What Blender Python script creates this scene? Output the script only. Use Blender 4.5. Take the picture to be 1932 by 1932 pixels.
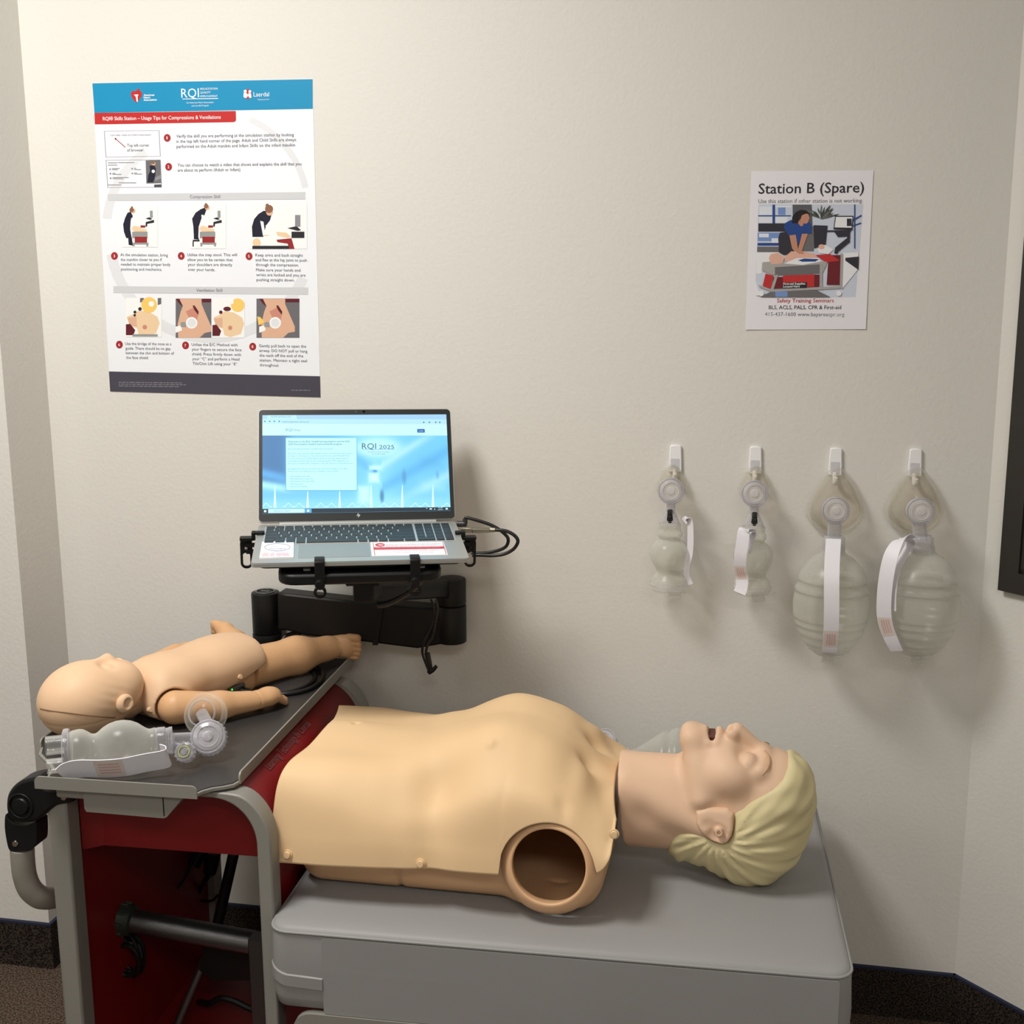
import bpy, bmesh, math, random
import numpy as np
from mathutils import Vector, Matrix, Quaternion
random.seed(4)
for o in list(bpy.data.objects): bpy.data.objects.remove(o)
COL = bpy.context.scene.collection
SC = bpy.context.scene
# ------------------------------------------------------------------ camera
FPX, PITCH, YAW, ROLL, CAMZ, WALLY = 2200.0, .1855, .1873, .0043, 1.438, 2.234
def cam_rows():
    cy, sy, cp, sp = math.cos(YAW), math.sin(YAW), math.cos(PITCH), math.sin(PITCH)
    f = Vector((-sy*cp, cy*cp, -sp)); r = Vector((cy, sy, 0)); d = f.cross(r)
    cr, sr = math.cos(ROLL), math.sin(ROLL)
    return cr*r+sr*d, -sr*r+cr*d, f
RX, RD, RF = cam_rows()
cam_data = bpy.data.cameras.new('camera'); cam = bpy.data.objects.new('camera', cam_data); COL.objects.link(cam)
cam_data.sensor_width = 36; cam_data.lens = FPX/1932*36; cam_data.clip_start = .05
m3 = Matrix((RX, -RD, -RF)).transposed()
cam.matrix_world = Matrix.Translation((0, 0, CAMZ)) @ m3.to_4x4()
SC.camera = cam
# ------------------------------------------------------------------ light and exposure
w = bpy.data.worlds.new('world'); SC.world = w; w.use_nodes = True
w.node_tree.nodes['Background'].inputs[0].default_value = (1, .95, .88, 1)
w.node_tree.nodes['Background'].inputs[1].default_value = .03
def area(name, loc, sx, sy, power, color, rot=(0, 0, 0)):
    l = bpy.data.lights.new(name, 'AREA'); l.shape = 'RECTANGLE'; l.size = sx; l.size_y = sy; l.energy = power; l.color = color
    o = bpy.data.objects.new(name, l); COL.objects.link(o); o.location = loc; o.rotation_euler = rot
    return o
area('ceiling_or_fill_lamp', (-1.12, 1.05, 2.64), .60, .60, 38, (1, .972, .918))
area('ceiling_or_fill_lamp', (.5, -.9, 2.64), 1.1, .55, 19, (1, .972, .918))  # added fill lamp behind the camera, lifts the ambient light
area('ceiling_or_fill_lamp', (-1.9, -.7, 2.64), 1.1, .55, 12, (1, .972, .918))  # weaker fill at the back left, also added for ambient light
vs = SC.view_settings
vs.view_transform = 'Standard'; vs.look = 'None'; vs.exposure = 0.18; vs.gamma = 1.0; vs.use_curve_mapping = False

# ------------------------------------------------------------------ helpers: points
def ray(u, v): return RX*((u-966)/FPX) + RD*((v-966)/FPX) + RF
def onY(u, v, Y): d = ray(u, v); return Vector((0, 0, CAMZ)) + d*(Y/d.y)
def onZ(u, v, Z): d = ray(u, v); return Vector((0, 0, CAMZ)) + d*((Z-CAMZ)/d.z)
def lerp(a, b, t): return a+(b-a)*t
# ------------------------------------------------------------------ helpers: materials
def srgb(r, g, b):
    f = lambda c: (c/255/12.92) if c/255 <= .04045 else ((c/255+.055)/1.055)**2.4
    return (f(r), f(g), f(b), 1)
MATS = {}
def mat(name, col, rough=.5, metal=0, spec=.5, bump=None, noise=None, emit=None, sss=0, coat=0):
    """bump=(scale,strength[,detail]); noise=(scale,col2[,detail]) mixes a second colour."""
    if name in MATS: return MATS[name]
    m = bpy.data.materials.new(name); m.use_nodes = True; nt = m.node_tree; p = nt.nodes['Principled BSDF']
    if len(col) == 3: col = (*col, 1)
    p.inputs['Base Color'].default_value = col; p.inputs['Roughness'].default_value = rough
    p.inputs['Metallic'].default_value = metal; p.inputs['Specular IOR Level'].default_value = spec
    p.inputs['Coat Weight'].default_value = coat
    if sss:
        p.inputs['Subsurface Weight'].default_value = sss; p.inputs['Subsurface Radius'].default_value = (.02, .01, .006); p.inputs['Subsurface Scale'].default_value = .3
    if emit:
        p.inputs['Emission Color'].default_value = col; p.inputs['Emission Strength'].default_value = emit
    if bump or noise:
        tc = nt.nodes.new('ShaderNodeTexCoord')
    if bump:
        n = nt.nodes.new('ShaderNodeTexNoise'); n.inputs['Scale'].default_value = bump[0]; n.inputs['Detail'].default_value = bump[2] if len(bump) > 2 else 3
        nt.links.new(tc.outputs['Object'], n.inputs['Vector'])
        b = nt.nodes.new('ShaderNodeBump'); b.inputs['Strength'].default_value = bump[1]; b.inputs['Distance'].default_value = bump[3] if len(bump) > 3 else .002
        nt.links.new(n.outputs['Fac'], b.inputs['Height']); nt.links.new(b.outputs['Normal'], p.inputs['Normal'])
    if noise:
        n = nt.nodes.new('ShaderNodeTexNoise'); n.inputs['Scale'].default_value = noise[0]; n.inputs['Detail'].default_value = noise[2] if len(noise) > 2 else 2
        nt.links.new(tc.outputs['Object'], n.inputs['Vector'])
        r = nt.nodes.new('ShaderNodeValToRGB'); r.color_ramp.elements[0].position = .42; r.color_ramp.elements[1].position = .58
        c2 = noise[1] if len(noise[1]) == 4 else (*noise[1], 1)
        r.color_ramp.elements[0].color = col; r.color_ramp.elements[1].color = c2
        nt.links.new(n.outputs['Fac'], r.inputs['Fac']); nt.links.new(r.outputs['Color'], p.inputs['Base Color'])
    MATS[name] = m; return m
def clear(name, tint, fill, a0, a1, rough=.08, blend=.35, spec=.6):
    """thin clear plastic: see-through face on, denser and glossier at grazing angles"""
    m = bpy.data.materials.new(name); m.use_nodes = True; nt = m.node_tree; p = nt.nodes['Principled BSDF']; out = nt.nodes['Material Output']
    p.inputs['Base Color'].default_value = (*fill, 1); p.inputs['Roughness'].default_value = rough; p.inputs['Specular IOR Level'].default_value = spec
    t = nt.nodes.new('ShaderNodeBsdfTransparent'); t.inputs[0].default_value = (*tint, 1)
    lw = nt.nodes.new('ShaderNodeLayerWeight'); lw.inputs['Blend'].default_value = blend
    mr = nt.nodes.new('ShaderNodeMapRange'); mr.inputs['To Min'].default_value = a0; mr.inputs['To Max'].default_value = a1
    nt.links.new(lw.outputs['Facing'], mr.inputs['Value'])
    mx = nt.nodes.new('ShaderNodeMixShader'); nt.links.new(mr.outputs[0], mx.inputs[0]); nt.links.new(t.outputs[0], mx.inputs[1]); nt.links.new(p.outputs[0], mx.inputs[2])
    nt.links.new(mx.outputs[0], out.inputs['Surface'])
    MATS[name] = m; return m
# ------------------------------------------------------------------ helpers: meshes as (verts, faces)
def J(*ps):
    V = []; F = []
    for v, f in ps:
        k = len(V); V += [Vector(q) for q in v]; F += [tuple(i+k for i in g) for g in f]
    return V, F
def xf(vf, M): return [M @ Vector(v) for v in vf[0]], vf[1]
def box(c, s, bev=0, seg=2, M=None):
    bm = bmesh.new(); bmesh.ops.create_cube(bm, size=1)
    for v in bm.verts: v.co = Vector((v.co.x*s[0], v.co.y*s[1], v.co.z*s[2]))
    if bev: bmesh.ops.bevel(bm, geom=bm.edges[:], offset=bev, segments=seg, profile=.5, affect='EDGES')
    bm.verts.index_update()
    V = [v.co+Vector(c) for v in bm.verts]; F = [tuple(v.index for v in f.verts) for f in bm.faces]; bm.free()
    return xf((V, F), M) if M else (V, F)
def frame_of(d):
    d = Vector(d).normalized(); a = Vector((0, 0, 1)) if abs(d.z) < .9 else Vector((1, 0, 0))
    x = a.cross(d).normalized(); return x, d.cross(x), d
def lathe(prof, o, d, n=40, cap=True):
    """prof: (radius, height along d)"""
    x, y, d = frame_of(d); o = Vector(o); V = []; F = []
    for r, h in prof:
        for k in range(n):
            a = 2*math.pi*k/n; V.append(o+d*h+x*(r*math.cos(a))+y*(r*math.sin(a)))
    for i in range(len(prof)-1):
        for k in range(n): F.append((i*n+k, i*n+(k+1) % n, (i+1)*n+(k+1) % n, (i+1)*n+k))
    if cap:
        F.append(tuple(range(n-1, -1, -1))); F.append(tuple(range((len(prof)-1)*n, len(prof)*n)))
    return V, F
def cyl(p0, p1, r0, r1=None, n=24, bev=0):
    p0 = Vector(p0); p1 = Vector(p1); L = (p1-p0).length; r1 = r0 if r1 is None else r1
    if bev: pr = [(r0-bev, 0), (r0-.3*bev, .3*bev), (r0, bev), (r1, L-bev), (r1-.3*bev, L-.3*bev), (r1-bev, L)]
    else: pr = [(r0, 0), (r1, L)]
    return lathe(pr, p0, p1-p0, n)
def torus(c, d, R, r, n=48, k=10):
    return ring_sweep([(R+r*math.cos(2*math.pi*i/k), r*math.sin(2*math.pi*i/k)) for i in range(k)], c, d, n)
def ring_sweep(sec, c, d, n=48):
    x, y, d = frame_of(d); c = Vector(c); V = []; F = []; k = len(sec)
    for i in range(n):
        a = 2*math.pi*i/n; e = x*math.cos(a)+y*math.sin(a)
        for r, h in sec: V.append(c+e*r+d*h)
    for i in range(n):
        for j in range(k): F.append((i*k+j, ((i+1) % n)*k+j, ((i+1) % n)*k+(j+1) % k, i*k+(j+1) % k))
    return V, F
def smooth_path(pts, n=8, closed=False):
    """Catmull-Rom through pts"""
    P = [Vector(p) for p in pts]; out = []; N = len(P)
    rng = range(N if closed else N-1)
    for i in rng:
        if closed: a, b, c, d = P[(i-1) % N], P[i], P[(i+1) % N], P[(i+2) % N]
        else: a, b, c, d = P[max(i-1, 0)], P[i], P[i+1], P[min(i+2, N-1)]
        for k in range(n):
            t = k/n
            out.append(.5*((2*b)+(c-a)*t+(2*a-5*b+4*c-d)*t*t+(3*b-a-3*c+d)*t**3))
    if not closed: out.append(P[-1])
    return out
def tube(pts, r, n=10, smooth=0):
    P = smooth_path(pts, smooth) if smooth else [Vector(p) for p in pts]
    rr = r if callable(r) else (lambda t: r)
    V = []; F = []; x = None
    for i, p in enumerate(P):
        t = (P[min(i+1, len(P)-1)]-P[max(i-1, 0)]).normalized()
        if x is None: x = frame_of(t)[0]
        x = (x-t*x.dot(t)).normalized(); y = t.cross(x); R = rr(i/(len(P)-1))
        for k in range(n):
            a = 2*math.pi*k/n; V.append(p+x*(R*math.cos(a))+y*(R*math.sin(a)))
    for i in range(len(P)-1):
        for k in range(n): F.append((i*n+k, i*n+(k+1) % n, (i+1)*n+(k+1) % n, (i+1)*n+k))
    F.append(tuple(range(n-1, -1, -1))); F.append(tuple(range((len(P)-1)*n, len(P)*n)))
    return V, F
def sweep(pts, sec, up):
    """sweep a closed section [(side,up)] along pts; up is a fixed vector or list"""
    P = [Vector(p) for p in pts]; V = []; F = []; k = len(sec)
    for i, p in enumerate(P):
        t = (P[min(i+1, len(P)-1)]-P[max(i-1, 0)]).normalized()
        u = Vector(up[i] if isinstance(up, list) else up); s = t.cross(u).normalized(); u = s.cross(t).normalized()
        for a, b in sec: V.append(p+s*a+u*b)
    for i in range(len(P)-1):
        for j in range(k): F.append((i*k+j, i*k+(j+1) % k, (i+1)*k+(j+1) % k, (i+1)*k+j))
    F.append(tuple(range(k-1, -1, -1))); F.append(tuple(range((len(P)-1)*k, len(P)*k)))
    return V, F
def prism(poly, to3, th):
    """poly: 2D outline; to3(x,y,h)->3D, extruded h=0..th"""
    n = len(poly); V = [Vector(to3(x, y, 0)) for x, y in poly]+[Vector(to3(x, y, th)) for x, y in poly]
    F = [tuple(range(n-1, -1, -1)), tuple(range(n, 2*n))]+[(i, (i+1) % n, n+(i+1) % n, n+i) for i in range(n)]
    return V, F
def rrect(x0, y0, x1, y1, r, n=5):
    P = []
    for cx, cy, a in ((x1-r, y1-r, 0), (x0+r, y1-r, 90), (x0+r, y0+r, 180), (x1-r, y0+r, 270)):
        for k in range(n+1):
            t = math.radians(a+90*k/n); P.append((cx+r*math.cos(t), cy+r*math.sin(t)))
    return P
def grid(nu, nv, fn, closed_u=False):
    V = [Vector(fn(i, j)) for i in range(nu) for j in range(nv)]; F = []
    for i in range(nu if closed_u else nu-1):
        for j in range(nv-1):
            a = (i % nu)*nv+j; b = ((i+1) % nu)*nv+j; F.append((a, b, b+1, a+1))
    return V, F
# ------------------------------------------------------------------ helpers: objects
INV = {}
def tag(o, label=None, cat=None, group=None, kind=None):
    for k, v in (('label', label), ('category', cat), ('group', group), ('kind', kind)):
        if v: o[k] = v
    return o
def thing(name, label, cat, loc=(0, 0, 0), rz=0, group=None):
    o = bpy.data.objects.new(name, None); COL.objects.link(o); o.location = loc; o.rotation_euler = (0, 0, rz); o.empty_display_size = .05
    INV[o] = (Matrix.Translation(loc) @ Matrix.Rotation(rz, 4, 'Z')).inverted()
    return tag(o, label, cat, group)
def obj(name, vf, m, parent=None, flat=False, ang=40, label=None, subsurf=0, recalc=True, mats=None):
    """vf in world coordinates; becomes ONE mesh object, a part of parent when given"""
    V, F = vf; I = INV.get(parent, Matrix())
    me = bpy.data.meshes.new(name); me.from_pydata([tuple(I @ Vector(v)) for v in V] if parent is not None else [tuple(v) for v in V], [], F)
    if recalc:
        bm = bmesh.new(); bm.from_mesh(me); bmesh.ops.recalc_face_normals(bm, faces=bm.faces[:]); bm.to_mesh(me); bm.free()
    me.materials.append(m)
    if not flat:
        me.polygons.foreach_set('use_smooth', [True]*len(me.polygons)); me.set_sharp_from_angle(angle=math.radians(ang))
    me.update()
    o = bpy.data.objects.new(name, me); COL.objects.link(o)
    if parent is not None: o.parent = parent; INV[o] = I
    if subsurf:
        s = o.modifiers.new('s', 'SUBSURF'); s.levels = s.render_levels = subsurf
    if label: o['label'] = label
    return o
def one(name, vf, m, label, cat, group=None, **k): return tag(obj(name, vf, m, None, **k), label, cat, group)
def struct(name, vf, m, **k): return tag(obj(name, vf, m, None, **k), kind='structure')
# ------------------------------------------------------------------ helpers: organic surfaces (distance fields, surface nets)
def sd_ell(c, r, R=None):
    def f(x, y, z):
        X, Y, Z = x-c[0], y-c[1], z-c[2]
        if R is not None: X, Y, Z = (R[0][0]*X+R[0][1]*Y+R[0][2]*Z, R[1][0]*X+R[1][1]*Y+R[1][2]*Z, R[2][0]*X+R[2][1]*Y+R[2][2]*Z)
        k0 = np.sqrt((X/r[0])**2+(Y/r[1])**2+(Z/r[2])**2); k1 = np.sqrt((X/r[0]**2)**2+(Y/r[1]**2)**2+(Z/r[2]**2)**2)+1e-9
        return k0*(k0-1)/k1
    return f
def sd_cone(a, b, ra, rb):
    a = np.array(a, float); b = np.array(b, float); d = b-a; L2 = d@d+1e-12
    def f(x, y, z):
        t = np.clip(((x-a[0])*d[0]+(y-a[1])*d[1]+(z-a[2])*d[2])/L2, 0, 1)
        return np.sqrt((x-a[0]-t*d[0])**2+(y-a[1]-t*d[1])**2+(z-a[2]-t*d[2])**2)-(ra+(rb-ra)*t)
    return f
def sd_rbox(c, h, r):
    def f(x, y, z):
        X, Y, Z = abs(x-c[0])-h[0]+r, abs(y-c[1])-h[1]+r, abs(z-c[2])-h[2]+r
        return np.sqrt(np.maximum(X, 0)**2+np.maximum(Y, 0)**2+np.maximum(Z, 0)**2)+np.minimum(np.maximum(X, np.maximum(Y, Z)), 0)-r
    return f
def smin(a, b, k):
    h = np.clip(.5+.5*(b-a)/k, 0, 1); return b+(a-b)*h-k*h*(1-h)
def smax(a, b, k): return -smin(-a, -b, k)
def poly2d(poly, x, y):
    """signed distance to a 2D polygon (negative inside)"""
    d = np.full(x.shape, 1e9); s = np.ones(x.shape); n = len(poly)
    for i in range(n):
        (ax, ay), (bx, by) = poly[i], poly[i-1]
        ex, ey = bx-ax, by-ay; wx, wy = x-ax, y-ay
        t = np.clip((wx*ex+wy*ey)/(ex*ex+ey*ey+1e-15), 0, 1); d = np.minimum(d, (wx-ex*t)**2+(wy-ey*t)**2)
        c1 = y >= ay; c2 = y < by; c3 = ex*wy > ey*wx
        s = np.where((c1 & c2 & c3) | (~c1 & ~c2 & ~c3), -s, s)
    return s*np.sqrt(d)
def net(f, lo, hi, h):
    """mesh the zero set of f on a grid (surface nets)"""
    ax = [np.arange(lo[i], hi[i]+h, h) for i in range(3)]
    X, Y, Z = np.meshgrid(*ax, indexing='ij', sparse=True)
    D = np.broadcast_to(f(X, Y, Z), tuple(len(a) for a in ax)).astype(np.float32)
    nx, ny, nz = D.shape; S = D < 0
    cnt = np.zeros((nx-1, ny-1, nz-1), np.float32); acc = np.zeros((nx-1, ny-1, nz-1, 3), np.float32)
    def sl(o): return tuple(slice(o[i], D.shape[i]-1+o[i]) for i in range(3))
    corners = [(i, j, k) for i in (0, 1) for j in (0, 1) for k in (0, 1)]
    for a in corners:
        for axi in range(3):
            if a[axi]: continue
            b = list(a); b[axi] = 1; da = D[sl(a)]; db = D[sl(b)]
            cr = S[sl(a)] != S[sl(b)]
            with np.errstate(divide='ignore', invalid='ignore'): t = np.where(cr, da/(da-db), 0)
            cnt += cr
            for q in range(3):
                acc[..., q] += np.where(cr, a[q]+(t if q == axi else 0), 0)
    act = cnt > 0; idx = -np.ones(act.shape, np.int64); idx[act] = np.arange(act.sum())
    pos = acc[act]/cnt[act][:, None]; ii = np.argwhere(act)
    V = np.array(lo)+(ii+pos)*h
    F = []
    for axi in range(3):
        o = [1, 1, 1]; o[axi] = 0
        A = S[tuple(slice(1 if q != axi else 0, -1) for q in range(3))]
        B = S[tuple(slice(1, -1) if q != axi else slice(1, None) for q in range(3))]
        cr = np.argwhere(A != B)
        if not len(cr): continue
        base = cr.copy()
        u, v = [(1, 2), (2, 0), (0, 1)][axi]
        c0 = base.copy()
        def at(du, dv):
            p = c0.copy(); p[:, u] += du; p[:, v] += dv; return idx[p[:, 0], p[:, 1], p[:, 2]]
        q = np.stack([at(0, 0), at(1, 0), at(1, 1), at(0, 1)], 1)
        ins = A[tuple(cr.T)]
        q[~ins] = q[~ins][:, ::-1]
        F.append(q)
    return V, np.concatenate(F)
def netobj(name, f, lo, hi, h, m, parent, relax=2, label=None):
    V, F = net(f, lo, hi, h); I = np.array(INV.get(parent, Matrix()))
    V = V @ I[:3, :3].T + I[:3, 3]
    E = np.concatenate([F[:, [0, 1]], F[:, [1, 2]], F[:, [2, 3]], F[:, [3, 0]]])
    for _ in range(relax):
        s = np.zeros_like(V); c = np.zeros(len(V))
        for a, b in ((0, 1), (1, 0)):
            np.add.at(s, E[:, a], V[E[:, b]]); np.add.at(c, E[:, a], 1)
        V = V*.5+.5*s/np.maximum(c, 1)[:, None]
    me = bpy.data.meshes.new(name); me.vertices.add(len(V)); me.vertices.foreach_set('co', V.ravel())
    me.loops.add(F.size); me.loops.foreach_set('vertex_index', F.ravel().astype(np.int32))
    me.polygons.add(len(F)); me.polygons.foreach_set('loop_start', np.arange(0, F.size, 4, dtype=np.int32))
    me.polygons.foreach_set('loop_total', np.full(len(F), 4, np.int32))
    me.update(calc_edges=True); me.validate(); me.materials.append(m)
    me.polygons.foreach_set('use_smooth', [True]*len(me.polygons))
    o = bpy.data.objects.new(name, me); COL.objects.link(o)
    if parent is not None: o.parent = parent; INV[o] = INV.get(parent, Matrix())
    if label: o['label'] = label
    return o
# ------------------------------------------------------------------ helpers: lettering
def glyphs(body):
    c = bpy.data.curves.new('lettering', 'FONT'); c.body = body; c.resolution_u = 2; c.size = 1
    o = bpy.data.objects.new('lettering', c); COL.objects.link(o)
    dg = bpy.context.evaluated_depsgraph_get(); me = o.evaluated_get(dg).to_mesh()
    V = [(v.co.x, v.co.y) for v in me.vertices]; F = [tuple(p.vertices) for p in me.polygons]
    o.evaluated_get(dg).to_mesh_clear(); bpy.data.objects.remove(o); bpy.data.curves.remove(c)
    return V, F
def letter(body, p0, p1, cap, to3, h, bold=0):
    """one line of lettering from p0 to p1 (2D baseline ends), capitals of height cap, on the surface to3(x,y,h)"""
    V, F = glyphs(body)
    if not V: return [], []
    xs = [v[0] for v in V]; x0, x1 = min(xs), max(xs)
    p0 = Vector(p0); p1 = Vector(p1); e = (p1-p0); n = Vector((-e.y, e.x)).normalized()
    def put(v, dx, dy, k=0):
        q = p0+e*((v[0]-x0)/(x1-x0))+n*(v[1]/.73*cap); return to3(q.x+dx, q.y+dy, h+k*.00002)
    out = ([put(v, 0, 0) for v in V], F)
    if bold: out = J(out, *[([put(v, dx, dy, k) for v in V], F) for k, dx, dy in ((1, bold, 0), (2, -bold, 0), (3, 0, bold*.7), (4, 0, -bold*.7))])
    return out
# ================================================================== the room
XL, XR, YB, CE = -1.4165, .4685, WALLY, 2.66
YP = 2.085                                             # face of the pilaster on the left
wallm = mat('wall_paint', (.735, .715, .672), .75, spec=.25, bump=(120, .36, 4, .0016))
def wall_slab(name, a, b, z0=0, z1=CE, th=.1):
    """vertical wall from a to b (plan), thickness away from the room (to the left of a->b)"""
    a = Vector((*a, 0)); b = Vector((*b, 0)); t = (b-a).normalized(); n = Vector((-t.y, t.x, 0))
    V = []
    for p in (a, b, b+n*th, a+n*th): V += [p+Vector((0, 0, z0)), p+Vector((0, 0, z1))]
    F = [(0, 2, 3, 1), (2, 4, 5, 3), (4, 6, 7, 5), (6, 0, 1, 7), (1, 3, 5, 7), (0, 6, 4, 2)]
    return struct(name, (V, F), wallm, flat=True)
C1 = (XR+1.5, YB-1.5)
wall_slab('wall_back', (XL-.1, YB), (XR+.04, YB))
wall_slab('wall_right', (XR, YB), C1)
wall_slab('wall_east', C1, (C1[0], -1.9))
wall_slab('wall_front', (C1[0], -1.9), (-3.2, -1.9))
wall_slab('wall_west', (-3.2, -1.9), (-3.2, YP))
pil = J(([(-3.2, YP, 0), (XL, YP, 0), (XL, YB, 0), (-3.2, YB, 0), (-3.2, YP, CE), (XL, YP, CE), (XL, YB, CE), (-3.2, YB, CE)],
         [(0, 1, 5, 4), (1, 2, 6, 5), (2, 3, 7, 6), (3, 0, 4, 7), (4, 5, 6, 7), (3, 2, 1, 0)]))
struct('wall_left', pil, wallm, flat=True)
floorm = mat('carpet', (.040, .028, .020), .95, spec=.1, noise=(260, (.150, .105, .078), 3), bump=(420, .8, 2, .004))
FP = [(-3.3, -2.0), (C1[0]+.1, -2.0), (C1[0]+.1, C1[1]), (XR+.1, YB+.1), (-3.3, YB+.1)]
struct('floor', prism(FP, lambda x, y, h: (x, y, h-.08), .08), floorm, flat=True)
struct('ceiling', prism(FP, lambda x, y, h: (x, y, CE+h), .08), mat('ceiling_tile', (.72, .69, .63), .9, bump=(90, .4)), flat=True)
basem = mat('carpet_base', (.008, .0065, .006), .95, spec=.1, noise=(300, (.062, .047, .037), 3), bump=(420, .8, 2, .004))
trimm = mat('base_binding', (.012, .016, .045), .8)
def base(side, a, b):
    a = Vector((*a, 0)); b = Vector((*b, 0)); t = (b-a).normalized(); n = Vector((t.y, -t.x, 0))
    up = (0, 0, 1); s = .5*(1 if True else 0)
    def strip(z0, z1, th):
        V = []
        for p in (a, b): V += [p+Vector((0, 0, z0)), p+n*th+Vector((0, 0, z0)), p+n*th+Vector((0, 0, z1)), p+Vector((0, 0, z1))]
        return V, [(0, 1, 2, 3), (4, 7, 6, 5), (1, 5, 6, 2), (2, 6, 7, 3), (0, 4, 5, 1), (0, 3, 7, 4)]
    struct('baseboard_'+side, strip(0, .101, .007), basem, flat=True)
    struct('trim_'+side, strip(.101, .106, .0075), trimm, flat=True)
base('back', (XL, YB), (XR, YB)); base('right', (XR, YB), C1); base('left', (-3.2, YP), (XL+.007, YP)); base('return', (XL, YP), (XL, YB))
# ------------------------------------------------------------------ dark framed panel on the angled wall
fr_m = mat('dark_brown_frame', (.022, .018, .014), .55, bump=(60, .2))
t = Vector((1, -1, 0)).normalized(); nrm = Vector((-1, -1, 0)).normalized(); o0 = Vector((XR, YB, 0))
def RW(s, z, h): return o0+t*s+nrm*h+Vector((0, 0, z))
s0, s1, z0, z1, fw = .041, .62, .902, 1.95, .038
pf = thing('picture_frame', 'dark brown framed glazed panel hung on the angled wall at the right edge', 'frame', RW((s0+s1)/2, z0, 0))
for nm, a, b, c, d in (('frame_side', s0, s0+fw, z0, z1), ('frame_side', s1-fw, s1, z0, z1), ('frame_rail', s0+fw, s1-fw, z0, z0+fw), ('frame_rail', s0+fw, s1-fw, z1-fw, z1)):
    obj(nm, prism([(a, c), (b, c), (b, d), (a, d)], lambda x, y, h: RW(x, y, h+.001), .016), fr_m, pf, flat=True)
    
obj('inner_bead', J(*[prism(q, lambda x, y, h: RW(x, y, h+.001), .011) for q in ([(s0+fw, z0+fw), (s0+fw+.007, z0+fw), (s0+fw+.007, z1-fw), (s0+fw, z1-fw)], [(s0+fw, z0+fw), (s1-fw, z0+fw), (s1-fw, z0+fw+.007), (s0+fw, z0+fw+.007)])]), mat('frame_bead', (.03, .025, .02), .35), pf, flat=True)
obj('picture', prism([(s0+fw, z0+fw), (s1-fw, z0+fw), (s1-fw, z1-fw), (s0+fw, z1-fw)], lambda x, y, h: RW(x, y, h+.001), .006), mat('dark_picture', (.01, .009, .01), .15, noise=(14, (.09, .075, .04), 4)), pf, flat=True)

# ================================================================== printed sheets on the wall
def wall2(u, v): p = onY(u, v, YB); return (p.x, p.z)
def W3(x, z, h): return (x, YB-h, z)
def flatp(poly, h=.0009): return ([W3(*q, h) for q in poly], [tuple(range(len(poly)))])
def print_mat(name, r, g, b, rough=.55): return mat(name, srgb(r, g, b), rough, spec=.3)
class Sheet:
    """a printed sheet: outline and print given in picture points (u,v) of one crop, all laid on the wall plane"""
    def __init__(s, root): s.root = root; s.k = 0
    def P(s, pts, c): return [wall2(*c(*q)) for q in pts]
    def fill(s, name, pts, c, m, h): return obj(name, flatp(s.P(pts, c), h), m, s.root, flat=True, recalc=False)
c1 = lambda x, y: (160+x/4.2, 130+y/4.2)
c2 = lambda x, y: (160+x/4.2, 440+y/4.2)
def wtext(lines, c, m, root, h=.0014, name='lettering', bold=0):
    parts = []
    for body, a, b, cap in lines:
        pa, pb = wall2(*c(*a)), wall2(*c(*b)); s = cap/ (4.2 if c in (c1, c2) else 5.683)/985
        o = obj(name if len(lines) == 1 else 'text_line', letter(body, pa, pb, s, W3, h, bold), m, root, flat=True, recalc=False)
    return o
def circ(x, y, r, n=28, sy=1.0): return [(x+r*math.cos(2*math.pi*k/n), y+r*sy*math.sin(2*math.pi*k/n)) for k in range(n)]
pm_white = print_mat('poster_paper', 240, 243, 249, .4); pm_blue = print_mat('poster_blue', 26, 143, 190, .4); pm_red = print_mat('poster_red', 192, 46, 46, .4)
pm_grey = print_mat('poster_grey', 208, 210, 214, .4); pm_txt = print_mat('poster_text_grey', 104, 106, 116); pm_dark = print_mat('poster_slate', 74, 72, 84, .4)
pm_ink = print_mat('white_ink', 250, 250, 252); pm_badge = print_mat('badge_red', 165, 40, 46); pm_pale = print_mat('pale_swoosh', 226, 228, 233, .4); pm_mid = print_mat('mid_grey_ink', 140, 140, 148)
pm_navy = print_mat('navy_clothes', 30, 30, 48); pm_skin = print_mat('printed_skin', 222, 178, 150); pm_tan = print_mat('printed_tan', 236, 206, 168); pm_hair = print_mat('printed_hair', 140, 98, 76)
pm_bred = print_mat('printed_cart_red', 150, 40, 44); pm_cgrey = print_mat('printed_cart_grey', 150, 152, 152); pm_yel = print_mat('printed_yellow', 245, 205, 110); pm_blk = print_mat('printed_black', 38, 38, 44); pm_rose = print_mat('printed_rose', 205, 140, 122)
poster = thing('wall_poster', 'large instruction poster with blue header and red title band on back wall', 'poster', (*wall2(*c1(950, 1200)), 0)[:1]+(YB, wall2(*c1(950, 1200))[1]))
S = Sheet(poster)
corn = [(62, 115), (1805, 82), (1869, 1300+1302), (203, 1253+1302)]     # last two from the lower crop, 310 px further down
PP = S.P(corn, c1)
obj('paper_sheet', prism(PP, lambda x, y, h: W3(x, y, h), .0007), pm_white, poster, flat=True)
S.fill('header_band', [(62, 115), (1805, 82), (1808, 317), (78, 349)], c1, pm_blue, .0010)
S.fill('title_band', [(78, 350), (1198, 334), (1200, 402), (1196, 414), (1184, 422), (82, 440)], c1, pm_red, .0011)
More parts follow.
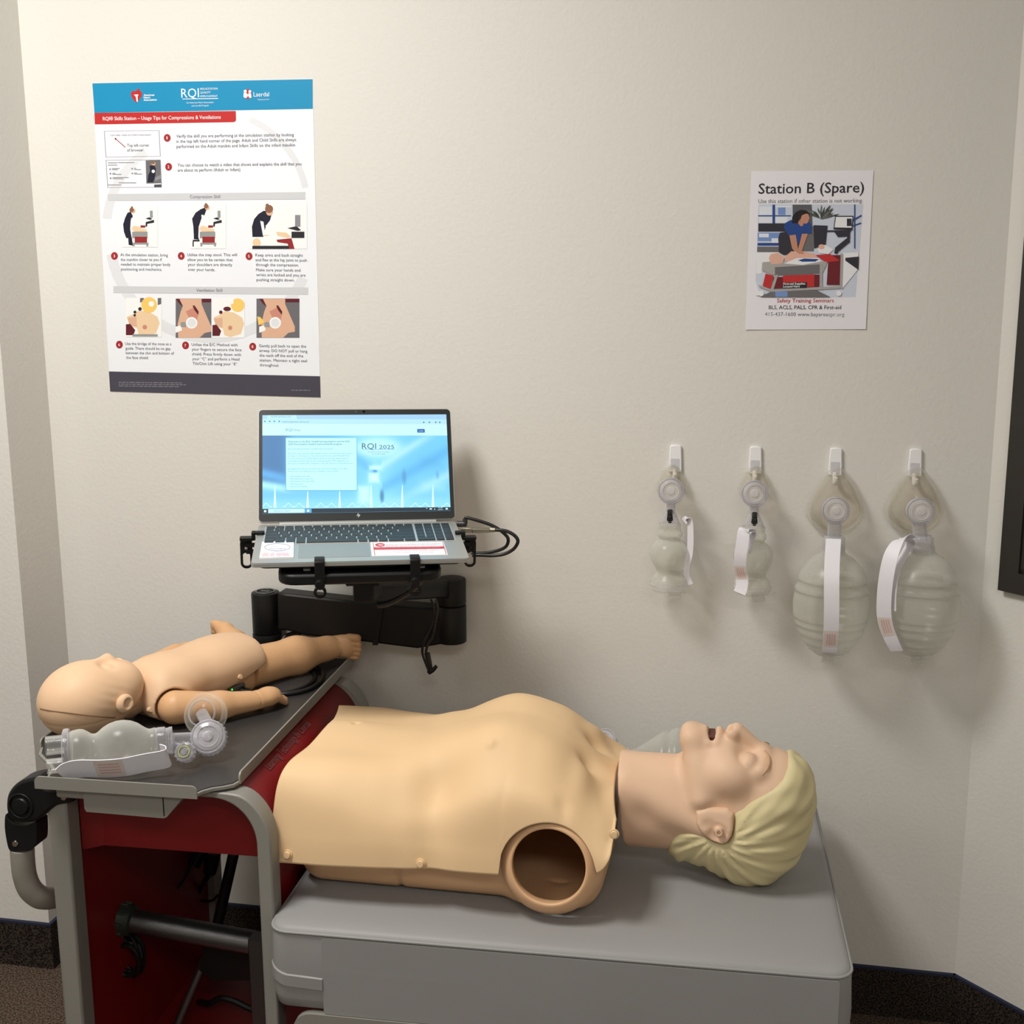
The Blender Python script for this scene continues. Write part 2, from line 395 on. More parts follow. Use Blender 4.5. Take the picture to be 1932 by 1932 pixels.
# pale swooshes printed in the background
sw = []
def arcband(cx, cy, r0, r1, a0, a1, c, n=24):
    q = [(cx+r1*math.cos(math.radians(lerp(a0, a1, k/n))), cy+r1*math.sin(math.radians(lerp(a0, a1, k/n)))) for k in range(n+1)]
    q += [(cx+r0*math.cos(math.radians(lerp(a1, a0, k/n))), cy+r0*math.sin(math.radians(lerp(a1, a0, k/n)))) for k in range(n+1)]
    return S.P(q, c)
def bandmesh(b, h):
    n = len(b)//2; V = [W3(*q, h) for q in b]; return V, [(i, i+1, 2*n-2-i, 2*n-1-i) for i in range(n-1)]
obj('background_swoosh', J(bandmesh(arcband(1000, 1330, 760, 840, 24, 170, c1), .0009), bandmesh(arcband(900, 1250, 690, 760, 185, 235, c1), .00085), bandmesh(arcband(1000, 1100, 740, 790, -66, -12, c1), .00085)), pm_pale, poster, flat=True, recalc=False)
# logos in the header
heart = [(0, -22), (14, -40), (34, -40), (46, -22), (44, 2), (28, 30), (0, 62), (-26, 34), (-42, 6), (-46, -20), (-34, -38), (-14, -38)]
S.fill('heart_emblem', [(411+x*.95, 212+y*.95) for x, y in heart], c1, pm_red, .0013)
obj('torch_emblem', J(flatp(S.P([(392, 205), (428, 203), (421, 222), (424, 262), (414, 262), (408, 222)], c1), .0016)), pm_ink, poster, flat=True, recalc=False)
obj('flame_emblem', flatp(S.P([(400, 200), (402, 180), (412, 172), (408, 165), (420, 166), (432, 152), (436, 178), (426, 198)], c1), .0017), pm_red, poster, flat=True, recalc=False)
S.fill('red_disc_emblem', circ(1296, 200, 27, sy=1.45), c1, pm_red, .0013)
obj('figures_emblem', J(*[flatp(S.P(q, c1), .0016) for q in (circ(1274, 178, 12), circ(1310, 180, 11), [(1262, 190), (1284, 192), (1296, 206), (1290, 226), (1272, 232), (1260, 222)], [(1300, 192), (1318, 194), (1324, 228), (1308, 232), (1296, 214)])]), pm_ink, poster, flat=True, recalc=False)
wtext([('American', (470, 216), (553, 214), 15), ('Heart', (470, 235), (521, 234), 15), ('Association', (470, 254), (573, 252), 15)], c1, pm_ink, poster, bold=.0002)
wtext([('RQI', (768, 229), (908, 226), 74), ('RESUSCITATION', (918, 167), (1055, 165), 16), ('QUALITY', (918, 196), (1000, 194), 16), ('IMPROVEMENT', (918, 226), (1055, 224), 16),
       ('An American Heart Association', (808, 275), (1023, 271), 13), ('and Laerdal Program', (848, 299), (985, 296), 13), ('Laerdal', (1340, 220), (1463, 218), 36), ('helping save lives', (1372, 248), (1465, 246), 10)], c1, pm_ink, poster)
S.fill('logo_rule', [(776, 237), (1058, 233), (1058, 238), (776, 242)], c1, pm_ink, .0013)
wtext([('RQI\u00ae Skills Station \u2013 Usage Tips for Compressions & Ventilations', (147, 409), (1080, 396), 30)], c1, pm_ink, poster, bold=.00005)
# text blocks
def frame_strip(q, wd, c, h):
    q = [Vector(p) for p in q]; cen = sum(q, Vector((0, 0)))/len(q); inn = [p+(cen-p).normalized()*wd*1.4 for p in q]; n = len(q)
    V = [W3(*wall2(*c(*p)), h) for p in q]+[W3(*wall2(*c(*p)), h) for p in inn]
    return V, [(i, (i+1) % n, n+(i+1) % n, n+i) for i in range(n)]
obj('picture_frame_line', J(frame_strip([(155, 493), (592, 486), (602, 693), (168, 700)], 3, c1, .0013), frame_strip([(168, 722), (603, 720), (612, 938), (182, 941)], 3, c1, .0013)), pm_mid, poster, flat=True, recalc=False)
obj('pointer_arrow', J(flatp(S.P([(245, 556), (249, 553), (324, 618), (321, 623)], c1), .0013), flatp(S.P(circ(246, 554, 7), c1), .0013)), pm_badge, poster, flat=True, recalc=False)
wtext([('Core Skills / Adult and Child Compressions', (203, 531), (527, 527), 13)], c1, pm_mid, poster)
T1 = [('Top left corner', (338, 617), (513, 615), 24), ('of browser', (338, 655), (468, 653), 24),
      ('Verify the skill you are performing at the simulation station by looking', (726, 545), (1658, 533), 26), ('in the top left hand corner of the page. Adult and Child Skills are always', (728, 586), (1676, 572), 26),
      ('performed on the Adult manikin and Infant Skills on the infant manikin', (729, 627), (1668, 614), 26),
      ('You can choose to watch a video that shows and explains the skill that you', (737, 774), (1718, 764), 26), ('are about to perform (Adult or Infant)', (739, 814), (1234, 809), 26), ('Compression Skill', (836, 1026), (1075, 1024), 27)]
T2 = [('At the simulation station, bring', (285, 180), (660, 184), 24), ('the manikin closer to you if', (287, 219), (613, 219), 24), ('needed to maintain proper body', (289, 256), (680, 258), 24), ('positioning and mechanics.', (290, 294), (613, 297), 24),
      ('Utilize the step stool. This will', (814, 181), (1208, 181), 24), ('allow you to be certain that', (816, 219), (1173, 221), 24), ('your shoulders are directly', (818, 258), (1170, 260), 24), ('over your hands.', (820, 297), (1035, 300), 24),
      ('Keep arms and back straight', (1354, 183), (1730, 186), 24), ('and flex at the hip joint to push', (1355, 221), (1762, 225), 24), ('through the compression.', (1357, 259), (1698, 263), 24), ('Make sure your hands and', (1359, 300), (1710, 304), 24), ('wrists are locked and you are', (1360, 339), (1750, 343), 24), ('pushing straight down.', (1362, 378), (1664, 382), 24),
      ('Ventilation Skill', (885, 463), (1092, 464), 26),
      ('Use the bridge of the nose as a', (323, 884), (688, 887), 24), ('guide. There should be no gap', (325, 921), (681, 924), 24), ('between the chin and bottom of', (328, 957), (709, 961), 24), ('the face shield', (330, 994), (502, 996), 24),
      ('Utilize the E/C Method with', (848, 891), (1213, 895), 24), ('your fingers to secure the face', (850, 928), (1243, 934), 24), ('shield. Press firmly down with', (852, 966), (1240, 972), 24), ('your \u201cC\u201d and perform a Head', (854, 1004), (1227, 1008), 24), ('Tilt/Chin Lift using your \u201cE\u201d', (857, 1042), (1210, 1046), 24),
      ('Gently pull back to open the', (1382, 901), (1755, 906), 24), ('airway. DO NOT pull or hang', (1384, 939), (1765, 945), 24), ('the neck off the end of the', (1386, 977), (1733, 982), 24), ('station. Maintain a tight seal', (1387, 1015), (1762, 1021), 24), ('throughout', (1388, 1053), (1538, 1056), 24)]
S.fill('section_bar', [(183, 992), (1748, 976), (1748, 1034), (186, 1045)], c1, pm_grey, .0011)
S.fill('section_bar', [(228, 420), (1772, 430), (1770, 487), (228, 472)], c2, pm_grey, .0011)
wtext(T1, c1, pm_txt, poster); wtext(T2, c2, pm_txt, poster)
for k, (x, y, c) in enumerate([(655, 547, c1), (666, 776, c1), (237, 180, c2), (766, 180, c2), (1303, 182, c2), (276, 882, c2), (800, 888, c2), (1332, 898, c2)]):
    b = S.fill('number_badge', circ(x, y, 27, sy=1.12), c, pm_badge, .0012)
    wtext([(str(k+1), (x-(4 if k == 0 else 7), y+12), (x+(3 if k == 0 else 7), y+12), 24)], c, pm_ink, b, h=.0016, name='number')
# small screenshots and photographs
def pic(name, c, items, bg=None):
    root = None
    for k, (m, pts) in enumerate(items):
        if root is None: root = S.fill(name, pts, c, m, .0012)
        else: obj('printed_shape', flatp(S.P(pts, c), .0012+.000025*k), m, root, flat=True, recalc=False)
def rc(x0, y0, x1, y1): return [(x0, y0), (x1, y0), (x1, y1), (x0, y1)]
pm_g1 = print_mat('printed_grey_scene', 110, 108, 112); pm_w = print_mat('printed_white', 246, 246, 246); pm_maroon = print_mat('printed_maroon', 96, 30, 40)
pic('screenshot_photo', c1, [(pm_g1, [(484, 726), (603, 722), (608, 905), (490, 908)]), (pm_navy, [(515, 770), (548, 758), (566, 790), (560, 850), (545, 900), (498, 900), (505, 840), (520, 812)]), (pm_skin, circ(546, 750, 16)), (pm_hair, circ(543, 742, 14)), (pm_w, circ(545, 812, 13)), (pm_mid, [(560, 860), (604, 840), (606, 870), (560, 890)])])
S.fill('screenshot_button', [(552, 917), (609, 915), (612, 937), (552, 938)], c1, pm_dark, .0012)
ln = []
for x, y, l in [(185, 745, 75), (265, 743, 130), (185, 763, 75), (218, 790, 60), (218, 799, 45), (392, 788, 18), (392, 798, 55), (220, 827, 24), (220, 836, 74), (392, 825, 24), (392, 834, 64), (222, 861, 128), (222, 871, 85), (270, 903, 140), (185, 920, 105)]:
    ln.append(flatp(S.P(rc(x, y-3, x+l, y+2), c1), .0012))
for x, y in ((203, 795), (205, 830), (207, 866), (377, 791), (378, 828)): ln.append(flatp(S.P(circ(x, y, 7, 10), c1), .0012))
obj('screenshot_print', J(*ln), pm_mid, poster, flat=True, recalc=False)
D = 1302
def bed(x, dy=0):   # little trolley with manikin and screen arm, x of the trolley's left side
    return [(pm_cgrey, rc(x, 1290, x+122, 1342)), (pm_bred, rc(x+20, 1330, x+118, 15+D+62)), (pm_cgrey, rc(x+4, 75+D, x+130, 90+D)), (pm_cgrey, rc(x+4, 90+D, x+20, 104+D)), (pm_cgrey, rc(x+112, 90+D, x+128, 104+D)),
            (pm_tan, [(x-6, 1270), (x+10, 1244), (x+44, 1246), (x+70, 1262), (x+114, 1270), (x+114, 1288), (x+20, 1290)]), (pm_bred, rc(x+66, 1240, x+104, 1258)), (pm_blk, [(x+108, 1214), (x+172, 1196), (x+174, 1218), (x+120, 1228), (x+118, 1250), (x+106, 1250)]), (pm_blk, [(x+106, 1186), (x+136, 1176), (x+160, 1190), (x+140, 1196)]), (pm_cgrey, [(x+140, 1126), (x+162, 1122), (x+164, 1178), (x+142, 1182)])]
fig3 = [(pm_w, rc(300, 1080, 580, 110+D)), (pm_navy, [(365, 1130), (340, 1142), (322, 1180), (306, 1232), (312, 1290), (330, 1340), (346, 40+D), (350, 92+D), (384, 100+D), (376, 40+D), (372, 1330), (362, 1270), (366, 1200), (384, 1168)]), (pm_w, [(366, 1184), (378, 1182), (420, 1248), (408, 1254)]), (pm_skin, circ(385, 1126, 19)), (pm_hair, circ(374, 1118, 18)), (pm_hair, circ(376, 1098, 9))]+bed(378)
pic('printed_photo', c1, fig3)
fig4 = [(pm_w, rc(840, 1062, 1120, 122+D)), (pm_navy, [(955, 1098), (920, 1112), (880, 1140), (852, 1188), (862, 1250), (866, 1330), (866, 48+D), (908, 52+D), (902, 1330), (905, 1250), (925, 1190), (950, 1160), (965, 1120)]), (pm_w, [(926, 1156), (944, 1158), (944, 1212), (930, 1216)]), (pm_skin, circ(973, 1100, 19)), (pm_hair, circ(964, 1088, 18)), (pm_hair, circ(962, 1072, 9)), (pm_blk, rc(858, 52+D, 912, 66+D)), (pm_w, rc(870, 70+D, 912, 118+D)), (pm_blk, rc(856, 66+D, 866, 106+D))]+bed(914)
pic('printed_photo', c1, fig4)
fig5 = [(pm_w, rc(1310, 1062, 1762, 124+D)), (pm_navy, [(1420, 1124), (1378, 1150), (1344, 1190), (1326, 1250), (1330, 1330), (1332, 30+D), (1416, 30+D), (1420, 1300), (1440, 1240), (1470, 1200), (1482, 1156), (1440, 1128)]), (pm_w, [(1392, 1204), (1418, 1212), (1432, 1320), (1414, 1322)]), (pm_w, [(1436, 1238), (1456, 1236), (1452, 1320), (1436, 1322)]), (pm_skin, circ(1466, 1136, 27)), (pm_hair, circ(1462, 1110, 32)), (pm_hair, circ(1448, 1082, 14)),
        (pm_skin, rc(1410, 1318, 1460, 20+D)), (pm_tan, circ(1364, 76+D, 32, sy=1.1)), (pm_w, [(1400, 50+D), (1480, 20+D), (1560, 40+D), (1620, 90+D), (1480, 108+D), (1400, 90+D)]), (pm_bred, [(1520, 52+D), (1640, 40+D), (1664, 124+D), (1620, 124+D), (1610, 84+D), (1530, 72+D)]), (pm_tan, [(1518, 1290), (1600, 1298), (1636, 1330), (1610, 1340), (1530, 1322)]), (pm_blk, rc(1640, 1290, 1742, 1340)), (pm_blk, rc(1642, 1330, 1742, 20+D)), (pm_blk, [(1608, 1262), (1680, 1246), (1716, 1278), (1690, 1284)]), (pm_mid, rc(1668, 1158, 1710, 1250)), (pm_blk, rc(1330, 100+D, 1620, 124+D))]
pic('printed_photo', c1, fig5)
def headpic(x):   # manikin head in profile under a yellow bag
    return [(pm_tan, [(x+10, 150), (x+80, 120), (x+100, 100), (x+180, 110), (x+250, 150), (x+268, 200), (x+240, 280), (x+150, 306), (x+100, 290), (x+88, 240), (x+30, 220)]), (pm_skin, [(x+10, 158), (x+84, 150), (x+88, 230), (x+30, 220)]), (pm_maroon, [(x, 210), (x+34, 206), (x+74, 256), (x+60, 296), (x, 296)]), (pm_rose, circ(x+150, 232, 18))]
pic('printed_photo', c2, [(pm_w, rc(328, 512, 610, 822))]+[(m, [(a, b+512) for a, b in q]) for m, q in headpic(328)]+[(pm_g1, [(440, 514), (470, 512), (476, 540), (440, 550)]), (pm_g1, [(580, 514), (608, 512), (608, 560), (580, 570)]), (pm_yel, circ(512, 568, 62)), (pm_w, circ(530, 560, 22)), (pm_blk, circ(400, 625, 12)), (pm_blk, circ(398, 650, 10)), (pm_blk, circ(440, 600, 14)), (pm_cgrey, rc(380, 800, 580, 818))])
def handpic(x0, x1, x):
    return [(pm_g1, rc(x0, 518, x1, 828)), (pm_skin, [(x+28, 520), (x+205, 520), (x+205, 560), (x+230, 620), (x+282, 740), (x+282, 780), (x+230, 790), (x+190, 828), (x+20, 828), (x+16, 720), (x+40, 620), (x+58, 575)]), (pm_maroon, [(x, 520), (x+30, 520), (x+56, 580), (x+30, 560)]), (pm_maroon, rc(x+208, 520, x1, 548)), (pm_rose, [(x+80, 620), (x+140, 590), (x+180, 640), (x+170, 690), (x+110, 680)]), (pm_maroon, [(x+134, 574), (x+150, 572), (x+182, 620), (x+180, 648), (x+150, 610)]), (pm_w, [(x, 740), (x+46, 730), (x+50, 770), (x, 790)]), (pm_cgrey, rc(x+40, 704, x+84, 744)), (pm_w, circ(x+127, 710, 46)), (pm_pale, circ(x+127, 710, 34))]
pic('printed_photo', c2, handpic(722, 1004, 722))
pic('printed_photo', c2, [(pm_w, rc(1012, 518, 1268, 828))]+[(m, [(a*.94+62, b+518) for a, b in q]) for m, q in headpic(1012)]+[(pm_yel, circ(1214, 570, 54)), (pm_w, rc(1156, 520, 1180, 560)), (pm_maroon, circ(1130, 600, 30, sy=.6)), (pm_maroon, circ(1080, 626, 14))])
pic('printed_photo', c2, [(m, [(a if a < 1702 else 1702, b) for a, b in q]) for m, q in handpic(1362, 1704, 1384)]+[(pm_yel, [(1368, 660), (1392, 664), (1430, 706), (1380, 730)])])
S.fill('footer_band', [(193, 1095), (1865, 1133), (1869, 1300), (203, 1253)], c2, pm_dark, .0011)
ft = []
for x0, x1, y in ((270, 770, 1180), (270, 803, 1195), (270, 750, 1210), (1640, 1797, 1243)):
    x = x0
    while x < x1-8:
        l = random.choice((14, 22, 30, 40)); ft.append(flatp(S.P(rc(x, y-2+(x-x0)*.011, min(x+l, x1), y+3+(x-x0)*.011), c2), .0013)); x += l+7
obj('fine_print', J(*ft), pm_mid, poster, flat=True, recalc=False)

# ------------------------------------------------------------------ letter-size notice
c5 = lambda x, y: (1380+x/5.683, 300+y/5.683)
notice = thing('wall_notice', 'small laminated white station notice with a printed photo, above the hooks', 'notice', (.0, 0, 0)[:0]+(wall2(*c5(840, 970))[0], YB, wall2(*c5(840, 970))[1]))
S = Sheet(notice)
q4 = [Vector(wall2(*c5(*q))) for q in ((212, 130), (1522, 122), (1440, 1824), (146, 1830))]
def bow(i, j):
    s = i/24; r = j/30; p = (q4[3]*(1-s)+q4[2]*s)*(1-r)+(q4[0]*(1-s)+q4[1]*s)*r
    return W3(p.x, p.y, .0012+.0008*(abs(2*s-1)**3)*(1-r)**2+.00008*math.sin(9*s+5*r))
obj('paper_sheet', grid(25, 31, bow), print_mat('notice_paper', 236, 234, 240, .32), notice, ang=180)
NH = .0015
def nt(lines, m, bold=0, h=NH): return wtext(lines, c5, m, notice, h=h, bold=bold)
pm_b = print_mat('notice_black', 46, 42, 54)
nt([('Station B (Spare)', (290, 373), (1418, 358), 106)], pm_b, .0003)
nt([('Use this station if other station is not working.', (288, 474), (1408, 466), 42)], pm_txt)
nt([('Safety Training Seminars', (488, 1538), (1096, 1536), 40)], print_mat('notice_red', 184, 52, 56), .00012)
nt([('BLS, ACLS, PALS, CPR & First-aid', (400, 1610), (1176, 1610), 40)], pm_b, .00010)
nt([('415-437-1600 www.bayareacpr.org', (358, 1682), (1210, 1686), 40)], pm_txt)
def npic(items):
    root = None
    for k, (m, pts) in enumerate(items):
        o = flatp(S.P(pts, c5), NH+.00002*k)
        if root is None: root = obj('printed_photo', o, m, notice, flat=True, recalc=False)
        else: obj('printed_shape', o, m, root, flat=True, recalc=False)
pb = lambda n, r, g, b: print_mat(n, r, g, b)
n_bg = pb('n_pale_blue', 205, 212, 228); n_win = pb('n_window', 226, 230, 240); n_dk = pb('n_dark', 52, 50, 60); n_blue = pb('n_blue', 40, 72, 140); n_lb = pb('n_light_blue', 120, 150, 205); n_sk = pb('n_skin', 196, 140, 116); n_dr = pb('n_dark_red', 110, 32, 42); n_rd = pb('n_red', 192, 50, 50); n_gr = pb('n_grey', 172, 168, 166); n_gd = pb('n_grey_dark', 110, 108, 110); n_pk = pb('n_pink', 226, 178, 160); n_gn = pb('n_plant', 62, 72, 62); n_pil = pb('n_pillar', 92, 92, 98); n_hair = pb('n_hair', 34, 30, 34); n_wh = pb('n_white', 236, 236, 240)
leaves = []
random.seed(9)
for k in range(34):
    a = random.uniform(-2.75, -.35); r0, r = random.uniform(0, 110), random.uniform(90, 190); x, y = 960+r0*math.cos(a), 650+.8*r0*math.sin(a)
    tx, ty = min(x+r*math.cos(a), 1195), max(492, y+.8*r*math.sin(a)); px_, py_ = -(ty-y)*.09, (tx-x)*.09
    leaves.append((n_gn if k % 3 else n_gd, [(x, y), ((x+tx)/2+px_, (y+ty)/2+py_), (tx, ty), ((x+tx)/2-px_, (y+ty)/2-py_)]))
items = [(n_bg, [(290, 486), (1410, 486), (1330, 1482), (252, 1482)]), (n_win, rc(300, 510, 430, 600)), (n_lb, rc(500, 520, 580, 600)), (n_win, rc(470, 500, 640, 520)), (n_win, rc(296, 625, 436, 688)), (n_win, rc(470, 625, 600, 688)), (n_dk, rc(288, 690, 640, 780)), (n_blue, rc(440, 490, 468, 690)), (n_blue, rc(286, 604, 640, 616)), (n_lb, rc(282, 790, 520, 880)), (n_win, rc(296, 800, 400, 840)), (n_win, rc(430, 850, 500, 900)), (n_blue, rc(280, 900, 510, 930)), (n_gd, rc(276, 940, 520, 1000)), (n_wh, [(270, 1000), (520, 1000), (520, 1110), (330, 1120), (320, 1230), (266, 1230)]),
         (n_pil, [(655, 490), (860, 490), (880, 980), (660, 980)]), (n_gd, [(700, 720), (880, 720), (884, 990), (760, 990)])] + leaves + [(n_dk, [(880, 710), (1030, 715), (1010, 920), (886, 960)]), (n_blue, rc(1314, 488, 1326, 960)), (n_blue, [(1300, 650), (1390, 598), (1394, 612), (1304, 668)]), (n_blue, [(1300, 712), (1388, 680), (1390, 692), (1304, 724)]),
         (n_wh, [(1190, 1010), (1360, 1000), (1350, 1190), (1180, 1400)]), (n_dk, [(1220, 1060), (1366, 1046), (1360, 1190), (1220, 1090)]),
         (n_dk, [(520, 790), (640, 770), (720, 900), (690, 1010), (560, 1030), (508, 1000), (504, 840)]), (n_blue, [(570, 690), (640, 652), (720, 700), (830, 670), (862, 730), (858, 800), (760, 800), (730, 890), (690, 930), (690, 814), (612, 820), (560, 740)]), (n_hair, [(646, 690), (652, 620), (690, 570), (740, 546), (800, 550), (838, 584), (836, 610), (760, 612), (728, 660), (700, 690)]), (n_sk, [(720, 660), (770, 680), (768, 714), (740, 722), (716, 690)]), (n_sk, [(728, 622), (750, 606), (800, 586), (826, 594), (832, 622), (838, 640), (828, 652), (824, 676), (802, 694), (776, 692), (744, 672), (730, 650)]), (n_hair, [(724, 640), (738, 600), (770, 580), (790, 584), (752, 608), (740, 650)]), (n_sk, [(620, 820), (688, 812), (712, 960), (740, 1000), (690, 1006), (650, 960)]), (n_sk, [(756, 802), (820, 802), (756, 980), (780, 1016), (700, 1004), (716, 960)]),
         (n_dr, [(1040, 1030), (1170, 1030), (1160, 1350), (1020, 1350)]), (n_rd, [(900, 1030), (1060, 1020), (1160, 1090), (1010, 1110)]), (n_gr, [(1170, 1010), (1200, 1020), (1190, 1370), (1160, 1370)]), (n_wh, [(920, 960), (1000, 920), (1090, 970), (1040, 1020), (940, 1010)]), (n_pk, circ(965, 942, 34, sy=.8)),
         (n_dk, [(1110, 950), (1260, 830), (1270, 890), (1150, 990), (1130, 1020), (1100, 1010)]), (n_dk, rc(1000, 765, 1280, 782)), (n_dk, [(1100, 780), (1270, 775), (1270, 860), (1240, 860), (1240, 832), (1140, 838)]), (n_dk, [(1112, 610), (1306, 610), (1296, 765), (1092, 755)]), (n_wh, [(1120, 622), (1296, 622), (1286, 738), (1104, 734)]), (n_dk, rc(1236, 640, 1288, 720)),
         (n_gr, [(332, 1108), (470, 1096), (1020, 1100), (1016, 1130), (976, 1220), (470, 1248), (330, 1200)]), (n_gd, [(466, 1160), (974, 1128), (974, 1224), (466, 1248)]), (n_pk, [(560, 1060), (640, 990), (760, 990), (900, 1020), (930, 1070), (800, 1080), (600, 1110)]), (n_pk, [(400, 1070), (420, 1020), (500, 1005), (570, 1060), (540, 1120), (430, 1130)]), (n_wh, [(560, 1120), (700, 1064), (940, 1062), (960, 1100), (760, 1136)]), (n_blue, [(710, 1086), (780, 1068), (940, 1074), (900, 1100), (760, 1102)]), (n_sk, [(690, 990), (760, 986), (784, 1020), (720, 1016)]),
         (n_dr, [(450, 1270), (890, 1240), (960, 1240), (940, 1370), (440, 1390)]), (n_rd, [(552, 1250), (888, 1236), (884, 1370), (552, 1370)]), (n_rd, [(366, 1228), (452, 1250), (420, 1390), (334, 1360)]), (n_gr, [(470, 1246), (500, 1240), (450, 1400), (420, 1396)]), (n_gr, [(290, 1350), (440, 1400), (1180, 1360), (1200, 1386), (440, 1430), (300, 1376)]), (n_gr, [(946, 1130), (972, 1126), (972, 1370), (944, 1372)]), (n_gd, [(420, 1424), (900, 1400), (1060, 1480), (300, 1480)]), (n_lb, rc(470, 1420, 600, 1478)), (n_wh, circ(278, 1440, 26)), (n_wh, circ(318, 1440, 30)), (n_wh, circ(1150, 1440, 28)), (n_blk, rc(548, 1326, 808, 1384)) if False else (pm_blk, [(550, 1328), (812, 1320), (806, 1384), (546, 1386)])]
npic(items)
nt([('First-aid Supplies', (556, 1350), (790, 1346), 22), ('Located Here', (554, 1378), (730, 1376), 22)], pm_ink, .0001, NH+.0022)
# ================================================================== training cart
CO, CR = Vector((-.69, 1.55, 0)), .03
def K(x, y, z): return Vector((CO.x+x*math.cos(CR)-y*math.sin(CR), CO.y+x*math.sin(CR)+y*math.cos(CR), z))
steel = mat('grey_powder_coat', (.255, .246, .222), .45, bump=(700, .12, 2, .0006))
redp = mat('red_panel', (.205, .0055, .0075), .42, bump=(300, .05))
blackp = mat('black_plastic', (.0065, .0065, .007), .45, spec=.3)
blackm = mat('black_metal', (.006, .006, .0065), .45, spec=.3)
chrome = mat('chrome', (.75, .75, .74), .18, 1)
cart = thing('training_cart', 'grey and red wheeled cart with black topped tray carrying the infant manikin', 'cart', CO, CR)
# tray: scalloped outline, lips on the front and on the right
back_r = (-.04, .655)
scal_r = [(-.04, .050), (-.0395, .036), (-.043, .024), (-.055, .014), (-.070, .006), (-.081, -.006), (-.088, -.022)]
scal_l = [(-.342, -.022), (-.344, .006), (-.352, .036), (-.365, .052), (-.385, .070), (-.408, .092), (-.42, .118)]
outl = [back_r]+scal_r+scal_l+[(-.42, .655)]
TZ = .700
obj('tray_sheet', prism(outl, lambda x, y, h: K(x, y, TZ-.006+h), .0045), steel, cart, flat=True)
ins = [(x+(.0035 if x < -.2 else -.0035), y+.0035 if y < .3 else y-.0035) for x, y in outl]
trayblk = mat('black_tray_surface', (.030, .029, .029), .38, bump=(500, .25, 2, .0008))
obj('tray_surface', prism(ins, lambda x, y, h: K(x, y, TZ-.0015+h), .0015), trayblk, cart, flat=True)
def lip(a, b, hgt, ext=.012):
    """upturned lip with rounded ends from plan point a to b"""
    a = Vector(a); b = Vector(b); L = (b-a).length; e = (b-a)/L; n = Vector((e.y, -e.x)); P = rrect(0, -.006, L, hgt, .009, 5)
    P = [(x, max(y, -.006)) for x, y in P]
    return prism([(0, -.006), (L, -.006)]+[(x, y) for x, y in P if y > .004], lambda x, y, h: K(*(a+e*x+n*(h-.0015)), TZ+y), .003)
obj('tray_lip', lip((-.345, -.0235), (-.082, -.0235), .014), steel, cart, ang=60)
obj('tray_lip', lip((-.0395, .036), (-.0395, .655), .013), steel, cart, ang=60)
obj('tray_lip', lip((-.42, .655), (-.42, .118), .013), steel, cart, ang=60)
# arch frame
AC, RI, RO = (-.086, .607), .080, .103
def archband(y0, y1, ri, ro, zb, xl0=-.350, xl1=-.316):
    n = 22; zt = .692; A = [math.radians(90*k/n) for k in range(n+1)]
    sm = lambda z, c: .5*(z+c-math.sqrt((z-c)**2+.00012))
    out = [(AC[0]+ro*math.cos(a), sm(AC[1]+ro*math.sin(a), zt)) for a in A]; inn = [(AC[0]+ri*math.cos(a), sm(AC[1]+ri*math.sin(a), zt-.006)) for a in A]
    out = [(AC[0]+ro, zb)]+out+[(xl0+.03, zt), (xl0+.009, zt-.009), (xl0, zt-.03), (xl0, zb)]; inn = [(AC[0]+ri, zb)]+inn+[(xl1+.012, zt-.006), (xl1+.003, zt-.009), (xl1, zt-.018), (xl1, zb)]
    V = []; F = []
    for (a, b), (c, d) in zip(out, inn): V += [K(a, y0, b), K(c, y0, d), K(c, y1, d), K(a, y1, b)]
    for i in range(len(out)-1):
        for j in range(4): F.append((4*i+j, 4*i+(j+1) % 4, 4*i+4+(j+1) % 4, 4*i+4+j))
    F += [(0, 1, 2, 3), tuple(len(V)-4+q for q in (3, 2, 1, 0))]
    return V, F
o = obj('arch_frame', archband(.010, .046, RI, RO, .10), steel, cart, ang=50)
bv = o.modifiers.new('b', 'BEVEL'); bv.width = .004; bv.segments = 2; bv.limit_method = 'ANGLE'; bv.angle_limit = math.radians(60)
obj('arch_frame', archband(.53, .57, RI, RO, .10), steel, cart, ang=50)
# red sheets: curved flank under the tray, left flank, inner apron
def flank(zb):
    n = 48; prof = [(AC[0]+.092, zb)]+[(AC[0]+.092*math.cos(math.radians(90*k/n)), min(.690, AC[1]+.092*math.sin(math.radians(90*k/n)))) for k in range(n+1)]
    V = []; F = []
    for a, b in prof: V += [K(a, .05, b), K(a, .535, b)]
    for i in range(len(prof)-1): F.append((2*i, 2*i+1, 2*i+3, 2*i+2))
    return V, F
fo = obj('side_panel', flank(.36), redp, cart, recalc=False); so = fo.modifiers.new('s', 'SOLIDIFY'); so.thickness = .003
obj('side_panel', prism([(.05, .072), (.535, .072), (.535, .688), (.05, .688)], lambda y, z, h: K(-.333+h, y, z), .003), redp, cart, flat=True)
AP = [(-.285, .563), (-.002, .563), (-.004, .612), (-.012, .640), (-.030, .666), (-.055, .682), (-.085, .688), (-.285, .688)]
obj('apron_panel', prism(AP, lambda x, z, h: K(x, .06+h, z), .004), redp, cart, flat=True)
obj('apron_panel', prism([(-.318, .558), (-.285, .563), (-.285, .688), (-.318, .688)], lambda x, z, h: K(x, .06+h-(.01 if x < -.3 else 0), z), .004), redp, cart, flat=True)
obj('bottom_shelf', box((0, 0, 0), (.36, .53, .02), .003, 1, Matrix.Translation(K(-.16, .29, .085)) @ Matrix.Rotation(CR, 4, 'Z')), redp, cart, flat=True)
